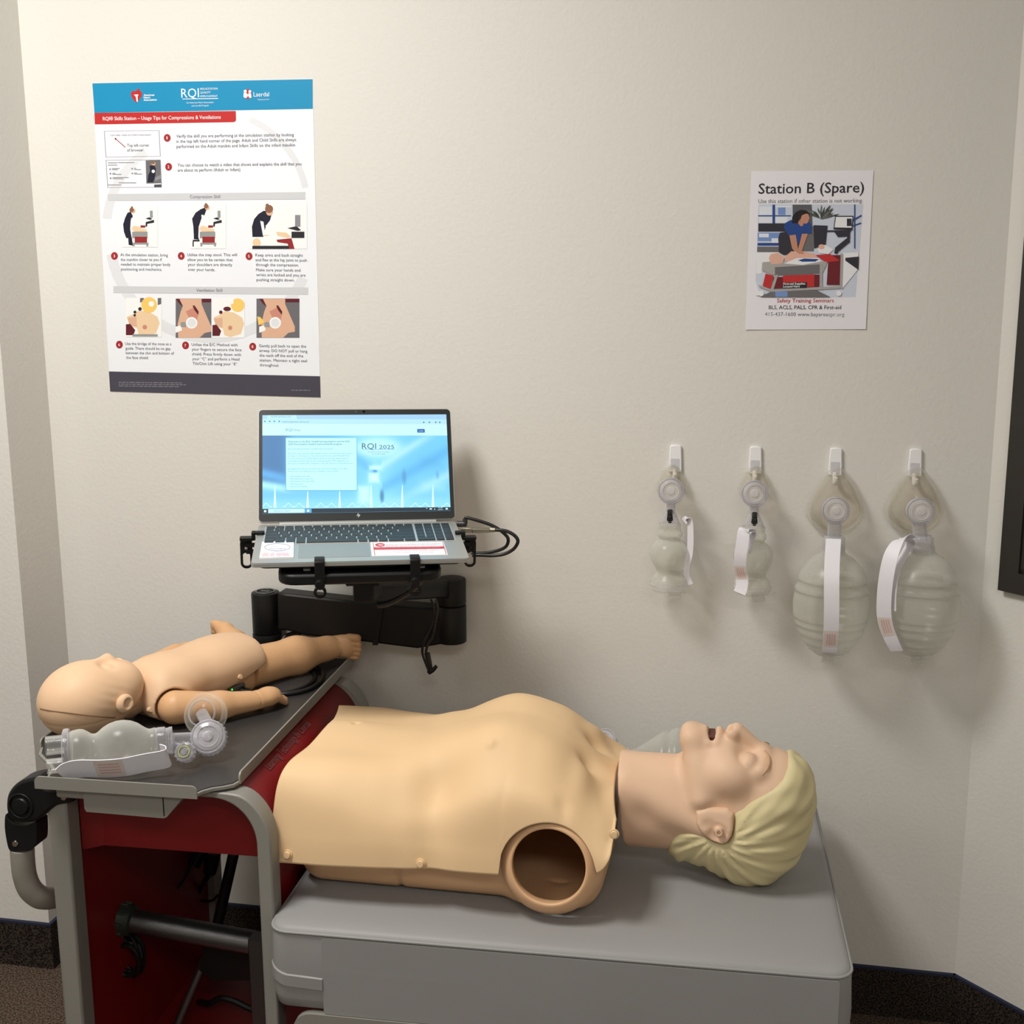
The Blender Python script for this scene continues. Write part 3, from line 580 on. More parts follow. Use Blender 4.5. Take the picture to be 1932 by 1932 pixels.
# lettering along the curved flank
def flank3(x, y, h):     # x along the depth, y up along the arc
    a = math.radians(50)+(y-.0)/.092
    return K(AC[0]+(.092+h)*math.cos(a), x, AC[1]+(.092+h)*math.sin(a))
obj('lettering', letter('Learning Technology by Laerdal', (.130, .0), (.335, .0), .015, flank3, .0020), mat('faint_grey_print', (.16, .075, .075), .4), cart, flat=True, recalc=False)
# control box under the front lip
cb = prism([(-.272, .661), (-.269, .656), (-.143, .654), (-.138, .656), (-.106, .6935), (-.272, .6935)], lambda x, z, h: K(x, -.014+h, z), .09)
obj('control_box', cb, steel, cart, ang=30)
obj('box_seam', prism([(-.1425, .658), (-.1410, .658), (-.1410, .688), (-.1425, .688)], lambda x, z, h: K(x, -.0146+h, z), .002), blackp, cart, flat=True)
obj('bracket', box((0, 0, 0), (.06, .03, .018), .004, 2, Matrix.Translation(K(-.29, .004, .683)) @ Matrix.Rotation(CR, 4, 'Z')), steel, cart)
# folding handle
def c2p(x, y, Y): p = onY(x/3.578, 1440+y/3.578, Y); return p
def px_prism(pts, Y0, Y1):
    A = [c2p(x, y, Y0) for x, y in pts]; n = len(A); B = [p+Vector((0, Y1-Y0, 0)) for p in A]
    return A+B, [tuple(range(n)), tuple(range(2*n-1, n-1, -1))]+[(i, n+i, n+(i+1) % n, (i+1) % n) for i in range(n)]
def softprism(name, pts, Y0, Y1, m, parent, w=.006):
    o = obj(name, px_prism(pts, Y0, Y1), m, parent, ang=50); b = o.modifiers.new('b', 'BEVEL'); b.width = w; b.segments = 3; b.limit_method = 'ANGLE'; b.angle_limit = math.radians(50); return o
hb = softprism('handle_hinge', smooth_path([Vector(p) for p in ((270, 102), (200, 104), (120, 130), (60, 190), (40, 260), (46, 340), (90, 390), (160, 405), (240, 395), (300, 350), (345, 312), (390, 285), (490, 264), (490, 182), (400, 176), (300, 170))], 3, True), 1.545, 1.585, blackp, cart, .008)
obj('hinge_button', lathe([(0, .004), (.0125, .0035), (.0145, .001), (.0148, -.004)], c2p(140, 290, 1.545), (0, -1, 0), 32), blackm, hb)
obj('hinge_button', torus(c2p(140, 290, 1.544), (0, -1, 0), .020, .0016), blackm, hb)
obj('screw', lathe([(0, .002), (.0045, .0015), (.0052, 0)], c2p(430, 230, 1.544), (0, -1, 0), 20), chrome, hb)
hs = softprism('handle_sleeve', smooth_path([Vector(p) for p in ((36, 345), (60, 385), (110, 415), (170, 420), (236, 402), (246, 430), (246, 540), (225, 572), (170, 588), (110, 598), (64, 590), (44, 530), (30, 430))], 3, True), 1.55, 1.582, blackp, cart, .007)
obj('screw', lathe([(0, .002), (.0045, .0015), (.0052, 0)], c2p(102, 543, 1.549), (0, -1, 0), 20), chrome, hs)
hp = [c2p(150, 570, 1.566), c2p(155, 660, 1.567), c2p(168, 760, 1.570), c2p(205, 850, 1.576), c2p(275, 905, 1.59), c2p(360, 905, 1.62), c2p(440, 880, 1.66)]
obj('handle_tube', tube(hp, .0185, 18, 6), mat('grey_plastic_tube', (.30, .285, .25), .5), cart)
# lower body under the mattress
lb = rrect(.056, .06, .86, .36, .03)
obj('front_rail', prism(lb, lambda x, z, h: K(x, -.034+h, z), .012), steel, cart, ang=40)
obj('lower_body', box((0, 0, 0), (.80, .50, .22), .01, 2, Matrix.Translation(K(.46, .28, .250)) @ Matrix.Rotation(CR, 4, 'Z')), redp, cart)
for x, y in ((-.33, .03), (-.33, .55), (.84, .03), (.84, .53)):
    wh = obj('caster', cyl(K(x-.013, y, .045), K(x+.013, y, .045), .045, n=28, bev=.006), mat('caster_grey', (.2, .2, .2), .5), cart)
    obj('caster_fork', box((0, 0, 0), (.045, .03, .065), .006, 2, Matrix.Translation(K(x, y, .085)) @ Matrix.Rotation(CR, 4, 'Z')), blackp, wh)
# ------------------------------------------------------------------ mattress
vinyl = mat('grey_vinyl', (.30, .296, .296), .50, spec=.3, bump=(5.5, .16, 2, .010))
matt = thing('mattress', 'grey vinyl mattress block under the adult manikin', 'mattress', K(.455, .29, .362), CR)
MX0, MX1, MY0, MY1, MZ0, MZ1 = .020, .882, -.030, .605, .362, .500
def mring(ins, z, r=.03): return [K(x, y, z) for x, y in rrect(MX0+ins, MY0+ins, MX1-ins, MY1-ins, max(r-ins, .004), 6)]
rings = [mring(.012, MZ0), mring(.004, MZ0+.004), mring(0, MZ0+.02), mring(-.002, MZ0+.07), mring(0, MZ1-.02), mring(.001, MZ1-.010), mring(.004, MZ1-.004), mring(.012, MZ1-.0015), mring(.03, MZ1), mring(.06, MZ1+.0005)]
V = [p for r in rings for p in r]; n = len(rings[0]); F = [(i*n+k, i*n+(k+1) % n, (i+1)*n+(k+1) % n, (i+1)*n+k) for i in range(len(rings)-1) for k in range(n)]
F += [tuple(range(n-1, -1, -1)), tuple(range((len(rings)-1)*n, len(rings)*n))]
obj('cover', (V, F), vinyl, matt, ang=60)
pr = mring(.0005, MZ1-.009); obj('top_piping', tube(pr+[pr[0]], .0024, 8), vinyl, matt, ang=180)
# side seam, overlapping front panel and corner strap
obj('front_panel', prism(rrect(.106, MZ0-.001, MX1-.02, MZ1-.0125, .004), lambda x, z, h: K(x, MY0-.0022+h-.0006*math.sin(40*x), z), .0025), vinyl, matt, ang=30)
strip = [K(x, y, 0) for x, y in [(.106, MY0-.001), (.080, MY0-.0015)]+[(MX0+.03-.0315*math.sin(math.radians(a)), MY0+.03-.0315*math.cos(math.radians(a))) for a in range(0, 91, 10)]+[(MX0-.0015, .06), (MX0-.0015, .12)]]
V = []; F = []
for i, p in enumerate(strip):
    s = min(1, i/8); zc = .414-.004*(1-s)+.006*s
    out = (p-K(.12, .12, 0)).normalized()
    V += [p+Vector((0, 0, zc-.011)), p+out*.0022+Vector((0, 0, zc-.009)), p+out*.0022+Vector((0, 0, zc+.009)), p+Vector((0, 0, zc+.011))]
for i in range(len(strip)-1):
    for j in range(3): F.append((4*i+j, 4*i+4+j, 4*i+5+j, 4*i+1+j))
so = obj('corner_strap', (V, F), mat('strap_grey', (.29, .285, .28), .4), matt, recalc=False)
# ------------------------------------------------------------------ folded step stool stowed inside the cart
hamm = mat('black_hammertone', (.15, .15, .155), .28, .9, bump=(800, .35, 2, .0012))
stool = thing('step_stool', 'folded black hammertone step stool with a dark green foot cap stowed inside the cart', 'stool', K(-.15, .2, .2))
ta, tb = onY(232, 1734, 1.72), onY(496, 1782, 1.74)
obj('leg', cyl(ta, tb, .0205, .0205, 28), hamm, stool)
e = (ta-tb).normalized()
cap = lathe([(.0205, -.022), (.0262, -.019), (.0272, .014), (.0288, .018), (.0288, .026), (.021, .031), (0, .032)], ta+e*.002, e, 36)
obj('rubber_foot', J(cap, *[box((0, 0, 0), (.004, .008, .024), .001, 1, Matrix.Translation(ta+e*.004) @ e.to_track_quat('Z', 'Y').to_matrix().to_4x4() @ Matrix.Rotation(2*math.pi*k/9, 4, 'Z') @ Matrix.Translation((0, .0265, 0))) for k in range(9)]), mat('dark_green_rubber', (.020, .030, .020), .5), stool, ang=40)
pb_ = onY(487, 1768, 1.70)
obj('leg', prism(rrect(pb_.x-.014, pb_.y-.014, pb_.x+.014, pb_.y+.014, .004), lambda x, y, h: (x, y, .100+h), pb_.z-.100), hamm, stool)
obj('brace', tube([onY(441, 1610, 1.93), onY(400, 1790, 1.90)], .0105, 14), blackm, stool)
obj('brace', tube([onY(398, 1785, 1.80), onY(366, 1860, 1.78), onY(330, 1945, 1.76)], .0085, 14), hamm, stool)
obj('hinge_plate', prism([(onY(u, v, 1.78).x, onY(u, v, 1.78).z) for u, v in ((385, 1775), (475, 1806), (478, 1850), (400, 1850), (375, 1830))], lambda x, z, h: (x, 1.78+h, z), .005), blackm, stool, flat=True)
# cables and pouch inside the cart
def cable(name, pts, r, label, m=None, cat='cable', group=None): return one(name, tube(pts, r, 8, 8), m or blackp, label, cat, group)
cable('cable', [onY(u, v, Y) for u, v, Y in ((372, 1600, 1.98), (352, 1650, 1.95), (318, 1700, 1.93), (296, 1735, 1.95), (310, 1715, 2.0), (350, 1698, 2.03), (396, 1700, 2.03), (412, 1690, 2.0), (424, 1706, 1.98))], .0028, 'thin dark cable looping across the inside of the cart')
bun = thing('cable_bundle', 'bundle of thin grey cords hanging behind the red apron inside the cart', 'cable', onY(350, 1650, 1.97))
for k in range(5):
    obj('cord', tube([onY(382-7*k, 1596, 2.02), onY(366-9*k, 1630+2*k, 2.0), onY(340-6*k, 1672+3*k, 1.98), onY(316-3*k, 1705+3*k, 1.97), onY(299, 1728, 1.97)], .0022, 8, 6), mat('dark_grey_cord', (.06, .06, .06), .4), bun)
obj('tie', tube([onY(380, 1604, 2.01), onY(364, 1634, 1.99)], .0135, 12), blackp, bun)
one('strap', sweep([onY(307, 1590, 2.02), onY(306, 1640, 2.02), onY(309, 1690, 2.02), onY(303, 1720, 2.03)], [(-.008, -.001), (.008, -.001), (.008, .001), (-.008, .001)], (0, -1, .02)), blackm, 'flat black strap hanging down inside the cart at the left of the cords', 'strap')
pw = thing('power_adapter', 'small black adapter block hanging by its cord at the back of the cart', 'adapter', onY(398, 1640, 2.04))
bevel_ = obj('body', tube([onY(402, 1606, 2.03), onY(399, 1630, 2.03), onY(396, 1646, 2.03)], lambda t: .017-.004*t, 14, 4), blackp, pw)
obj('cord', tube([onY(398, 1645, 2.03), onY(384, 1666, 2.03), onY(370, 1690, 2.03), onY(350, 1706, 2.02)], .005, 8, 6), blackp, pw)
cable('cable', [onY(u, v, Y) for u, v, Y in ((376, 1890, 1.86), (395, 1893, 1.84), (415, 1884, 1.84), (440, 1888, 1.84), (470, 1902, 1.84), (495, 1912, 1.84))], .006, 'black cord lying along the bottom shelf of the cart')
def coil(c):
    pts = []
    for k in range(60):
        a = k*.63; pts.append(c+Vector((.020*math.cos(a)*(1+.15*math.sin(k*.7)), .010*math.sin(k*.37), -.012+.032*math.sin(a)-.006*math.sin(k*.21))))
    return pts
cable('coiled_cord', [onY(226, 1762, 1.72)]+coil(onY(244, 1795, 1.72)), .0034, 'black coiled cord hanging below the green foot cap inside the cart')
# ================================================================== laptop
LW, LD, LL = .3594, .2290, .2227
LO = Vector((-.6698, 2.0143, 1.0239)); yw, bt, lt, rl = .3406, .0853, .4564, -.0155
ex0 = Vector((math.cos(yw), math.sin(yw), 0)); n0 = Vector((-math.sin(yw), math.cos(yw), 0)); up0 = Vector((0, 0, 1))
EX = math.cos(rl)*ex0+math.sin(rl)*up0; UP = -math.sin(rl)*ex0+math.cos(rl)*up0
BF = -math.cos(bt)*n0-math.sin(bt)*UP; BN = EX.cross(BF)*-1; BN = BN if BN.z > 0 else -BN
LU = math.sin(lt)*n0+math.cos(lt)*UP; LN = EX.cross(LU); LN = LN if LN.y < 0 else -LN
def B3(s, d, h=0): return LO+EX*s+BF*d+BN*h
def L3(s, q, h=0): return LO+EX*s+LU*q+LN*h
def on_plane(u, v, o, n):
    r = ray(u, v); c = Vector((0, 0, CAMZ)); return c+r*((o-c).dot(n)/r.dot(n))
def onB(u, v, h=0): p = on_plane(u, v, LO+BN*h, BN)-LO; return (p.dot(EX), p.dot(BF))
def onL(u, v, h=0): p = on_plane(u, v, LO+LN*h, LN)-LO; return (p.dot(EX), p.dot(LU))
A9 = lambda x, y: onB(480+x/9.66, 985+y/9.66)
B9 = lambda x, y: onB(690+x/9.66, 985+y/9.66)
c3L = lambda x, y: onL(440+x/3.45, 760+y/3.45)
c3B = lambda x, y: onB(440+x/3.45, 760+y/3.45)
alu = mat('silver_aluminium', (.47, .48, .47), .38, .55, bump=(1500, .05))
bez = mat('black_bezel', (.016, .018, .020), .35); keym = mat('dark_keycap', (.020, .023, .026), .45)
lap = thing('laptop', 'open silver laptop showing a blue web page, held on the black arm', 'laptop', LO-Vector((0, 0, .02)))
def slab(outline, fn, h0, h1, inset=.0): return prism(outline, lambda x, y, h: fn(x, y, h0+h), h1-h0)
bo = rrect(-LW/2, 0, LW/2, LD, .009)
base_o = obj('base', J(slab(bo, B3, -.0075, -.0018), slab(rrect(-LW/2+.0006, .0004, LW/2-.0006, LD-.0006, .009), B3, -.0018, 0)), alu, lap, ang=35)
obj('base_underside', slab(rrect(-LW/2+.012, .004, LW/2-.012, LD-.022, .012), B3, -.0165, -.0075), bez, base_o, ang=35)
for s in (-.09, .10): obj('rubber_foot', slab(rrect(s-.006, .190, s+.006, .215, .003), B3, -.0195, -.0165), mat('grey_rubber', (.3, .3, .3), .6), base_o)
lid_o = rrect(-LW/2, .004, LW/2, LL, .008)
lid = obj('lid', slab(lid_o, L3, -.0065, 0), alu, lap, ang=35)
obj('bezel', slab(rrect(-LW/2+.0009, .005, LW/2-.0009, LL-.0009, .0072), L3, 0, .0006), bez, lid, ang=35)
obj('hinge_cover', slab(rrect(-.142, -.008, .144, .006, .002), L3, -.010, -.0008), alu, lid)
wc = c3L(850, 58); obj('webcam', slab(circ(wc[0], wc[1], .0026), L3, .0006, .0010), mat('lens_black', (.003, .003, .004), .1), lid)
wc = c3L(798, 58); obj('camera_shutter', slab(circ(wc[0], wc[1], .0024), L3, .0006, .0009), mat('shutter_grey', (.05, .055, .06), .3), lid)
# screen: an emissive panel with the page laid out on it
def em(name, r, g, b, k=1.0):
    if name in MATS: return MATS[name]
    m = bpy.data.materials.new(name); m.use_nodes = True; nt = m.node_tree; p = nt.nodes['Principled BSDF']
    p.inputs['Base Color'].default_value = (.01, .01, .01, 1); p.inputs['Roughness'].default_value = .35
    p.inputs['Emission Color'].default_value = srgb(r, g, b); p.inputs['Emission Strength'].default_value = k; MATS[name] = m; return m
def photo_mat():
    m = bpy.data.materials.new('screen_photo'); m.use_nodes = True; nt = m.node_tree; p = nt.nodes['Principled BSDF']; p.inputs['Base Color'].default_value = (.01, .01, .01, 1)
    a = nt.nodes.new('ShaderNodeVertexColor'); a.layer_name = 'page_photo'
    nt.links.new(a.outputs['Color'], p.inputs['Emission Color']); p.inputs['Emission Strength'].default_value = 1.0; return m
def photo_colour(x, y):
    """blurred blue hospital corridor shown on the page; x, y are picture points"""
    X, Y = np.broadcast_arrays(x, y); out = np.zeros(X.shape+(3,)); out[:] = (112, 200, 240)
    def soft(d, w): return 1/(1+np.exp(np.clip(d/w, -30, 30)))
    def put(mask, c):
        out[:] = out*(1-mask[..., None])+np.array(c, float)*mask[..., None]
    put(soft(abs(X-920)-(60+.35*abs(Y-470)), 40)*.8, (150, 226, 250))
    for sl, off, c, w in ((-.62, 1010, (190, 240, 252), 22), (-.55, 1090, (88, 176, 232), 30), (-.50, 1180, (176, 232, 250), 26), (.75, -230, (96, 184, 236), 34), (-.42, 1290, (120, 206, 242), 30)):
        d = abs(Y-(sl*X+off)); put(soft(d-w, 12)*soft(220-Y, 20)*soft(abs(X-920)*0+Y-620, 40)*(np.where(X > 960, 1, .0) if sl < 0 else np.where(X < 900, 1, 0))*.8, c)
    put(soft(Y-(214+(X-190)*.08)-60, 20)*soft(X-640, 60)*.8, (96, 176, 226))
    put(soft(X-355, 18)*soft(Y-505-.15*(X-190), 10), (58, 118, 172))
    put(soft(abs(Y-(455+.25*(X-190)))-26, 8)*soft(X-345, 12)*.9, (92, 176, 236))
    put(soft(abs(Y-(530+.18*(X-190)))-20, 8)*soft(X-350, 20), (176, 236, 252))
    put(soft(abs(Y-600)-16, 8)*soft(X-520, 60)*.5, (110, 190, 232)); put(soft(630-Y, 14)*.55, (168, 236, 252))
    put(soft(np.maximum(abs(X-918)-38, abs(Y-428)-12), 5), (206, 252, 255)); put(soft(np.maximum(abs(X-906)-32, abs(Y-492)-30), 6), (206, 252, 255)); put(soft(np.maximum(abs(X-840)-36, abs(Y-600)-52), 8), (196, 248, 253))
    put(soft(np.hypot((X-915)/14, (Y-451)/9)-1, .15), (74, 146, 214)); put(soft(np.hypot((X-956)/13, (Y-612)/40)-1, .15)*.9, (70, 132, 176)); put(soft(np.hypot((X-1105)/13, (Y-490)/42)-1, .2)*.8, (84, 150, 200)); put(soft(np.hypot((X-1325)/10, (Y-480)/24)-1, .2)*.7, (96, 166, 212))
    put(soft(np.hypot((X-942)/150, (Y-296)/62)-1, .12)*.85, (190, 240, 252)); put(soft(np.maximum(abs(X-1300)-70, abs(Y-560)-20), 20)*.5, (190, 244, 253)); put(soft(np.maximum(abs(X-1290)-60, abs(Y-400)-26), 16)*.4, (84, 166, 222))
    return out
SCR0 = [(190, 75), (1387, 83), (1415, 707), (190, 720)]
qs = [c3L(*q) for q in SCR0]
sx0, sx1 = qs[0][0], (qs[1][0]+qs[2][0])/2; sy1, sy0 = (qs[0][1]+qs[1][1])/2, (qs[2][1]+qs[3][1])/2
def SX(x, y):    # picture point -> screen point, kept inside the panel
    a, b = c3L(x, y); return (min(max(a, sx0), sx1), min(max(b, sy0), sy1))
NXg, NYg = 150, 84
gxs, gys = np.linspace(190, 1402, NXg), np.linspace(78, 714, NYg)
screen = obj('screen', grid(NXg, NYg, lambda i, j: L3(lerp(sx0, sx1, i/(NXg-1)), lerp(sy1, sy0, j/(NYg-1)), .0008)), photo_mat(), lid, recalc=False)
pc0 = photo_colour(gxs[:, None], gys[None, :]).reshape(-1, 3)/255
pc0 = np.where(pc0 <= .04045, pc0/12.92, ((pc0+.055)/1.055)**2.4)
ca = screen.data.color_attributes.new('page_photo', 'FLOAT_COLOR', 'POINT'); ca.data.foreach_set('color', np.concatenate([pc0, np.ones((len(pc0), 1))], 1).ravel())
SH = [.0009]
def sfill(name, polys, m):
    SH[0] += .00003; h = SH[0]
    return obj(name, J(*[([L3(*SX(*q), h) for q in p], [tuple(range(len(p)))]) for p in polys]), m, screen, flat=True, recalc=False)
def stext(lines, m, bold=0, name='page_text'):
    SH[0] += .00003; h = SH[0]; parts = []
    for body, a, b, cap in lines: parts.append(letter(body, SX(*a), SX(*b), cap/3.45/1015, L3, h, bold))
    return obj(name, J(*parts), m, screen, flat=True, recalc=False)
s_w = em('screen_white', 196, 242, 252); s_w2 = em('screen_panel', 190, 250, 253); s_tab = em('screen_tab', 160, 205, 240); s_dk = em('screen_navy', 58, 112, 160); s_md = em('screen_mid_blue', 92, 168, 224); s_tb = em('screen_taskbar', 24, 44, 62); s_tx = em('screen_text', 92, 150, 178); s_tx2 = em('screen_text_dark', 58, 104, 130); s_btn = em('screen_button', 10, 92, 178); s_lt = em('screen_light', 214, 252, 255); s_ic = em('screen_icon', 70, 110, 150)
sfill('browser_bar', [[(188, 70), (1390, 70), (1390, 112), (188, 112)]], s_tab)
sfill('browser_bar', [[(188, 106), (1395, 109), (1395, 142), (188, 140)], [(222, 80), (410, 80), (415, 110), (222, 110)]], em('screen_address', 178, 226, 246))
sfill('page_header', [[(188, 139), (1395, 141), (1400, 214), (188, 214)]], s_w)
stext([('RQI 2025 Self Wellness and R...', (247, 96), (382, 96), 10), ('safetytrainingseminars.rqi1stop.com', (318, 129), (495, 129), 11)], s_ic)
sfill('toolbar_icon', [[(x+5*math.cos(a*.785), y+5*math.sin(a*.785)) for a in range(8)] for x, y in ((206, 122), (238, 122), (268, 122), (300, 122), (1240, 128), (1277, 128), (1318, 128), (1344, 128))], s_ic)
sfill('login_button', [[(1197, 172), (1246, 172), (1247, 195), (1198, 195)]], s_btn)
stext([('LOGIN', (1207, 188), (1237, 188), 8)], s_lt); stext([('RQI', (343, 186), (386, 185), 20), ('1Stop', (394, 185), (437, 184), 15)], s_tx)
sfill('page_panel', [[(341, 228), (806, 228), (808, 574), (342, 574)]], s_md)
sfill('page_panel', [[(343, 230), (803, 230), (805, 570), (345, 570)]], s_w2)
stext([('Welcome to the RQI 1Stop\u00ae learning platform and the RQI', (357, 259), (756, 258), 12), ('2025 Resuscitation Quality Improvement\u00ae program.', (357, 276), (712, 275), 12)], s_tx2, .00006)
stext([('RQI 2025 Resuscitation Quality Improvement\u00ae', (357, 306), (648, 305), 10), ('RQI 2025 is the advanced, high-reliability solution for simulation-based mastery', (357, 335), (780, 334), 10), ('learning from the American Heart Association\u00ae and Laerdal Medical\u00ae. RQI', (357, 351), (756, 350), 10),
       ('provides autonomous self-learning in quarterly low-dose, high-frequency', (357, 368), (748, 367), 10), ('knowledge and skills sessions that verify high-quality CPR competence for', (357, 384), (756, 383), 10), ('participants. Verified CPR competency is the new standard of resuscitation care.', (357, 400), (780, 399), 10),
       ('By logging onto this site, you will access the specific programs your RQI', (357, 435), (742, 434), 10), ('Administrator has deployed to you. Available courses include:', (357, 451), (686, 450), 10),
       ('\u2022  RQI Healthcare Provider', (362, 485), (500, 484), 10), ('\u2022  RQI Healthcare Provider ALS', (362, 501), (522, 500), 10), ('\u2022  RQI Healthcare Provider PALS', (362, 517), (530, 516), 10), ('\u2022  RQI Responder', (362, 534), (455, 533), 10), ('\u2022  HeartCode Portfolio', (362, 551), (480, 550), 10)], s_tx)
stext([('RQI', (838, 302), (930, 302), 42), ('2025', (950, 301), (1048, 301), 28), ('An American Heart Association', (876, 324), (1018, 324), 7), ('and Laerdal Program', (902, 337), (992, 337), 7)], s_tx2)
sfill('logo_rule', [[(840, 304), (1050, 304), (1050, 306), (840, 306)]], s_tx)
ec = []
for x in (272, 485, 693, 898, 1100, 1300): ec.append([(x-9, 684), (x-2.5, 545 if x not in (485, 693) else 578), (x, 530 if x not in (485, 693) else 574), (x+2.5, 545 if x not in (485, 693) else 578), (x+9, 684)])
for x in (215, 360, 430, 570, 640, 775, 845, 980, 1050, 1185, 1250, 1390):
    q = [(x-36+6*k, 676-24*math.exp(-((k-6)/2.6)**2)) for k in range(13)]; ec.append(q+[(a, b+5) for a, b in q[::-1]])
sfill('heartbeat_line', ec, s_lt)
sfill('taskbar', [[(185, 692), (1418, 680), (1418, 712), (185, 724)]], s_tb)
sfill('taskbar_item', [[(228, 693), (466, 691), (466, 717), (228, 719)]], s_w)
sfill('taskbar_item', [[(468, 691), (510, 691), (510, 717), (468, 717)]], s_md)
sfill('taskbar_icon', [[(201, 700), (216, 700), (216, 714), (201, 714)], [(1255, 690), (1262, 685), (1262, 692)], [(1278, 688), (1293, 688), (1293, 696), (1278, 696)], [(1306, 696), (1314, 688), (1314, 697)], [(1382, 686), (1396, 686), (1396, 696), (1382, 696)], circ(488, 704, 8, 12)], s_lt)
stext([('Type here to search', (262, 710), (370, 709), 10)], s_ic); stext([('7:32 PM', (1334, 688), (1362, 687), 7), ('2/6/2024', (1332, 699), (1364, 698), 7)], s_lt)
lg = [c3L(x, y) for x, y in ((800, 744), (806, 744), (815, 722), (809, 722))]
def bar2(x0, y0, x1, y1, w=4): return [(x0, y0), (x0+w, y0), (x1+w, y1), (x1, y1)]
obj('lid_emblem', J(*[([L3(*c3L(*q), .0009) for q in p], [tuple(range(4))]) for p in (bar2(803, 738, 812, 719), bar2(810, 738, 815, 728), [(806, 727), (817, 727), (816, 730), (805, 730)], bar2(812, 746, 821, 727), bar2(819, 738, 823, 728), [(814, 727), (824, 727), (823, 730), (813, 730)], [(813, 736), (822, 736), (821, 739), (812, 739)])]), mat('emblem_silver', (.6, .62, .63), .3), lid, flat=True, recalc=False)
# keyboard
kTL, kBL, kTR, kBR, kM = A9(215, 92), A9(170, 388), B9(1528, 45), B9(1625, 348), B9(928, 350)
ks0, ks1 = (kTL[0]+kBL[0])/2, (kTR[0]+kBR[0])/2; kd1 = (kBL[1]+kBR[1])/2; kd0 = (kTL[1]+kTR[1])/2; km = kM[0]
fr_ = .11*(kd1-kd0); rp = (kd1-kd0-fr_)/5
obj('keyboard_deck', slab(rrect(ks0-.002, kd0-.002, ks1+.002, kd1+.002, .002), B3, 0, .0005), mat('deck_silver', (.62, .63, .62), .35, .5), base_o, ang=30)
kmesh = {}; legends = []
def key(s, d, wd, hd, leg=None):
    k = (round(wd, 4), round(hd, 4))
    if k not in kmesh:
        V, F = box((0, 0, .001), (wd, hd, .002), .0006, 1); me = bpy.data.meshes.new('key'); me.from_pydata([tuple(EX*v.x+BF*v.y+BN*v.z) for v in V], [], F); me.materials.append(keym); kmesh[k] = me
    o = bpy.data.objects.new('key', kmesh[k]); COL.objects.link(o); o.parent = base_o; o.location = B3(s, d, .0005)-(LO-Vector((0, 0, .02)))
    if leg: legends.append(letter(leg, (s-.0011*len(leg), d+.0014), (s+.0011*len(leg), d+.0014), .0028, lambda x, y, h: B3(x, 2*(d+.0014)-y, h), .0027))
mw = km-ks0; u = mw/15; gp = .0024
def krow(r, ws, legs):
    d0 = kd0 if r == 0 else kd0+fr_+(r-1)*rp; hd = (fr_ if r == 0 else rp)-gp*.55; s = ks0
    for wk, lg_ in zip(ws, legs): key(s+wk*u/2, d0+hd/2+gp*.27, wk*u-gp, hd, lg_); s += wk*u
krow(0, [15/16]*16, [None]*16)
krow(1, [.85]+[1]*12+[2.15], [None]+list('1234567890')+[None, None, None]); krow(2, [1.35]+[1]*12+[1.65], [None]+list('QWERTYUIOP')+[None, None, None])
krow(3, [1.6]+[1]*11+[2.4], [None]+list('ASDFGHJKL')+[None, None, None]); krow(4, [2.1]+[1]*10+[2.9], [None]+list('ZXCVBNM')+[None]*4)
krow(5, [1.05, 1.05, 1.0, 1.0, 5.1, 1, 1, 1, 1.6, 1.2], [None]*10)
nw = (ks1-km-.002)/4; n0s = km+.002
for c in range(4):
    key(n0s+(c+.5)*nw, kd0+fr_/2, nw-gp, fr_-gp*.55)
    for r in range(5):
        if c == 3 and r in (2, 4): continue
        hh = 2 if (c == 3 and r in (1, 3)) else 1
        if r == 4 and c == 1: continue
        if r == 4 and c == 0: key(n0s+nw, kd0+fr_+4.5*rp, 2*nw-gp, rp-gp*.55, '0'); continue
        key(n0s+(c+.5)*nw, kd0+fr_+(r+hh/2)*rp, nw-gp, hh*rp-gp*.55, ('7', '8', '9', '4', '5', '6', '1', '2', '3')[(r-1)*3+c] if c < 3 and 1 <= r <= 3 else None)
obj('key_legends', J(*legends), mat('legend_grey', (.25, .26, .27), .5), base_o, flat=True, recalc=False)
tp = [A9(812, 415), A9(800, 648), B9(85, 640), B9(60, 395)]
obj('touchpad', slab(rrect(tp[0][0], min(tp[0][1], tp[3][1]), (tp[2][0]+tp[3][0])/2, (tp[1][1]+tp[2][1])/2, .003), B3, 0, .0004), mat('touchpad_grey', (.33, .345, .35), .4, .4), base_o, ang=30)
# stickers on the palm rest
card = [A9(140, 380), A9(722, 370), A9(715, 655), A9(90, 672)]
ck = obj('white_card', slab(card, B3, 0, .0022), mat('white_card', srgb(240, 240, 246), .35), base_o, flat=True, label='white square card with an oval printed on it')
el = [Vector(A9(420+235*math.cos(a*math.pi/20), 482+70*math.sin(a*math.pi/20))) for a in range(40)]; ei = [Vector(A9(420+226*math.cos(a*math.pi/20), 482+63*math.sin(a*math.pi/20))) for a in range(40)]
obj('oval_print', ([B3(*p, .0024) for p in el+ei], [(i, (i+1) % 40, 40+(i+1) % 40, 40+i) for i in range(40)]), mat('oval_ink', srgb(120, 118, 160), .4), ck, flat=True, recalc=False)
def btext(lines, m, parent, c, h, bold=0):
    parts = []
    for body, a, b, cap in lines: o = obj('text_line', letter(body, c(*a), c(*b), -cap, B3, h, bold), m, parent, flat=True, recalc=False)
    return o
btext([('Review us on', (305, 466), (545, 462), .0028)], mat('ink_blue_grey', srgb(150, 150, 190), .4), ck, A9, .0024); btext([('Google', (265, 518), (580, 512), .0058)], mat('ink_blue_grey', (.3, .3, .5), .4), ck, A9, .0024)
pr_ = mat('ink_pink', srgb(236, 190, 202), .4)
st = []
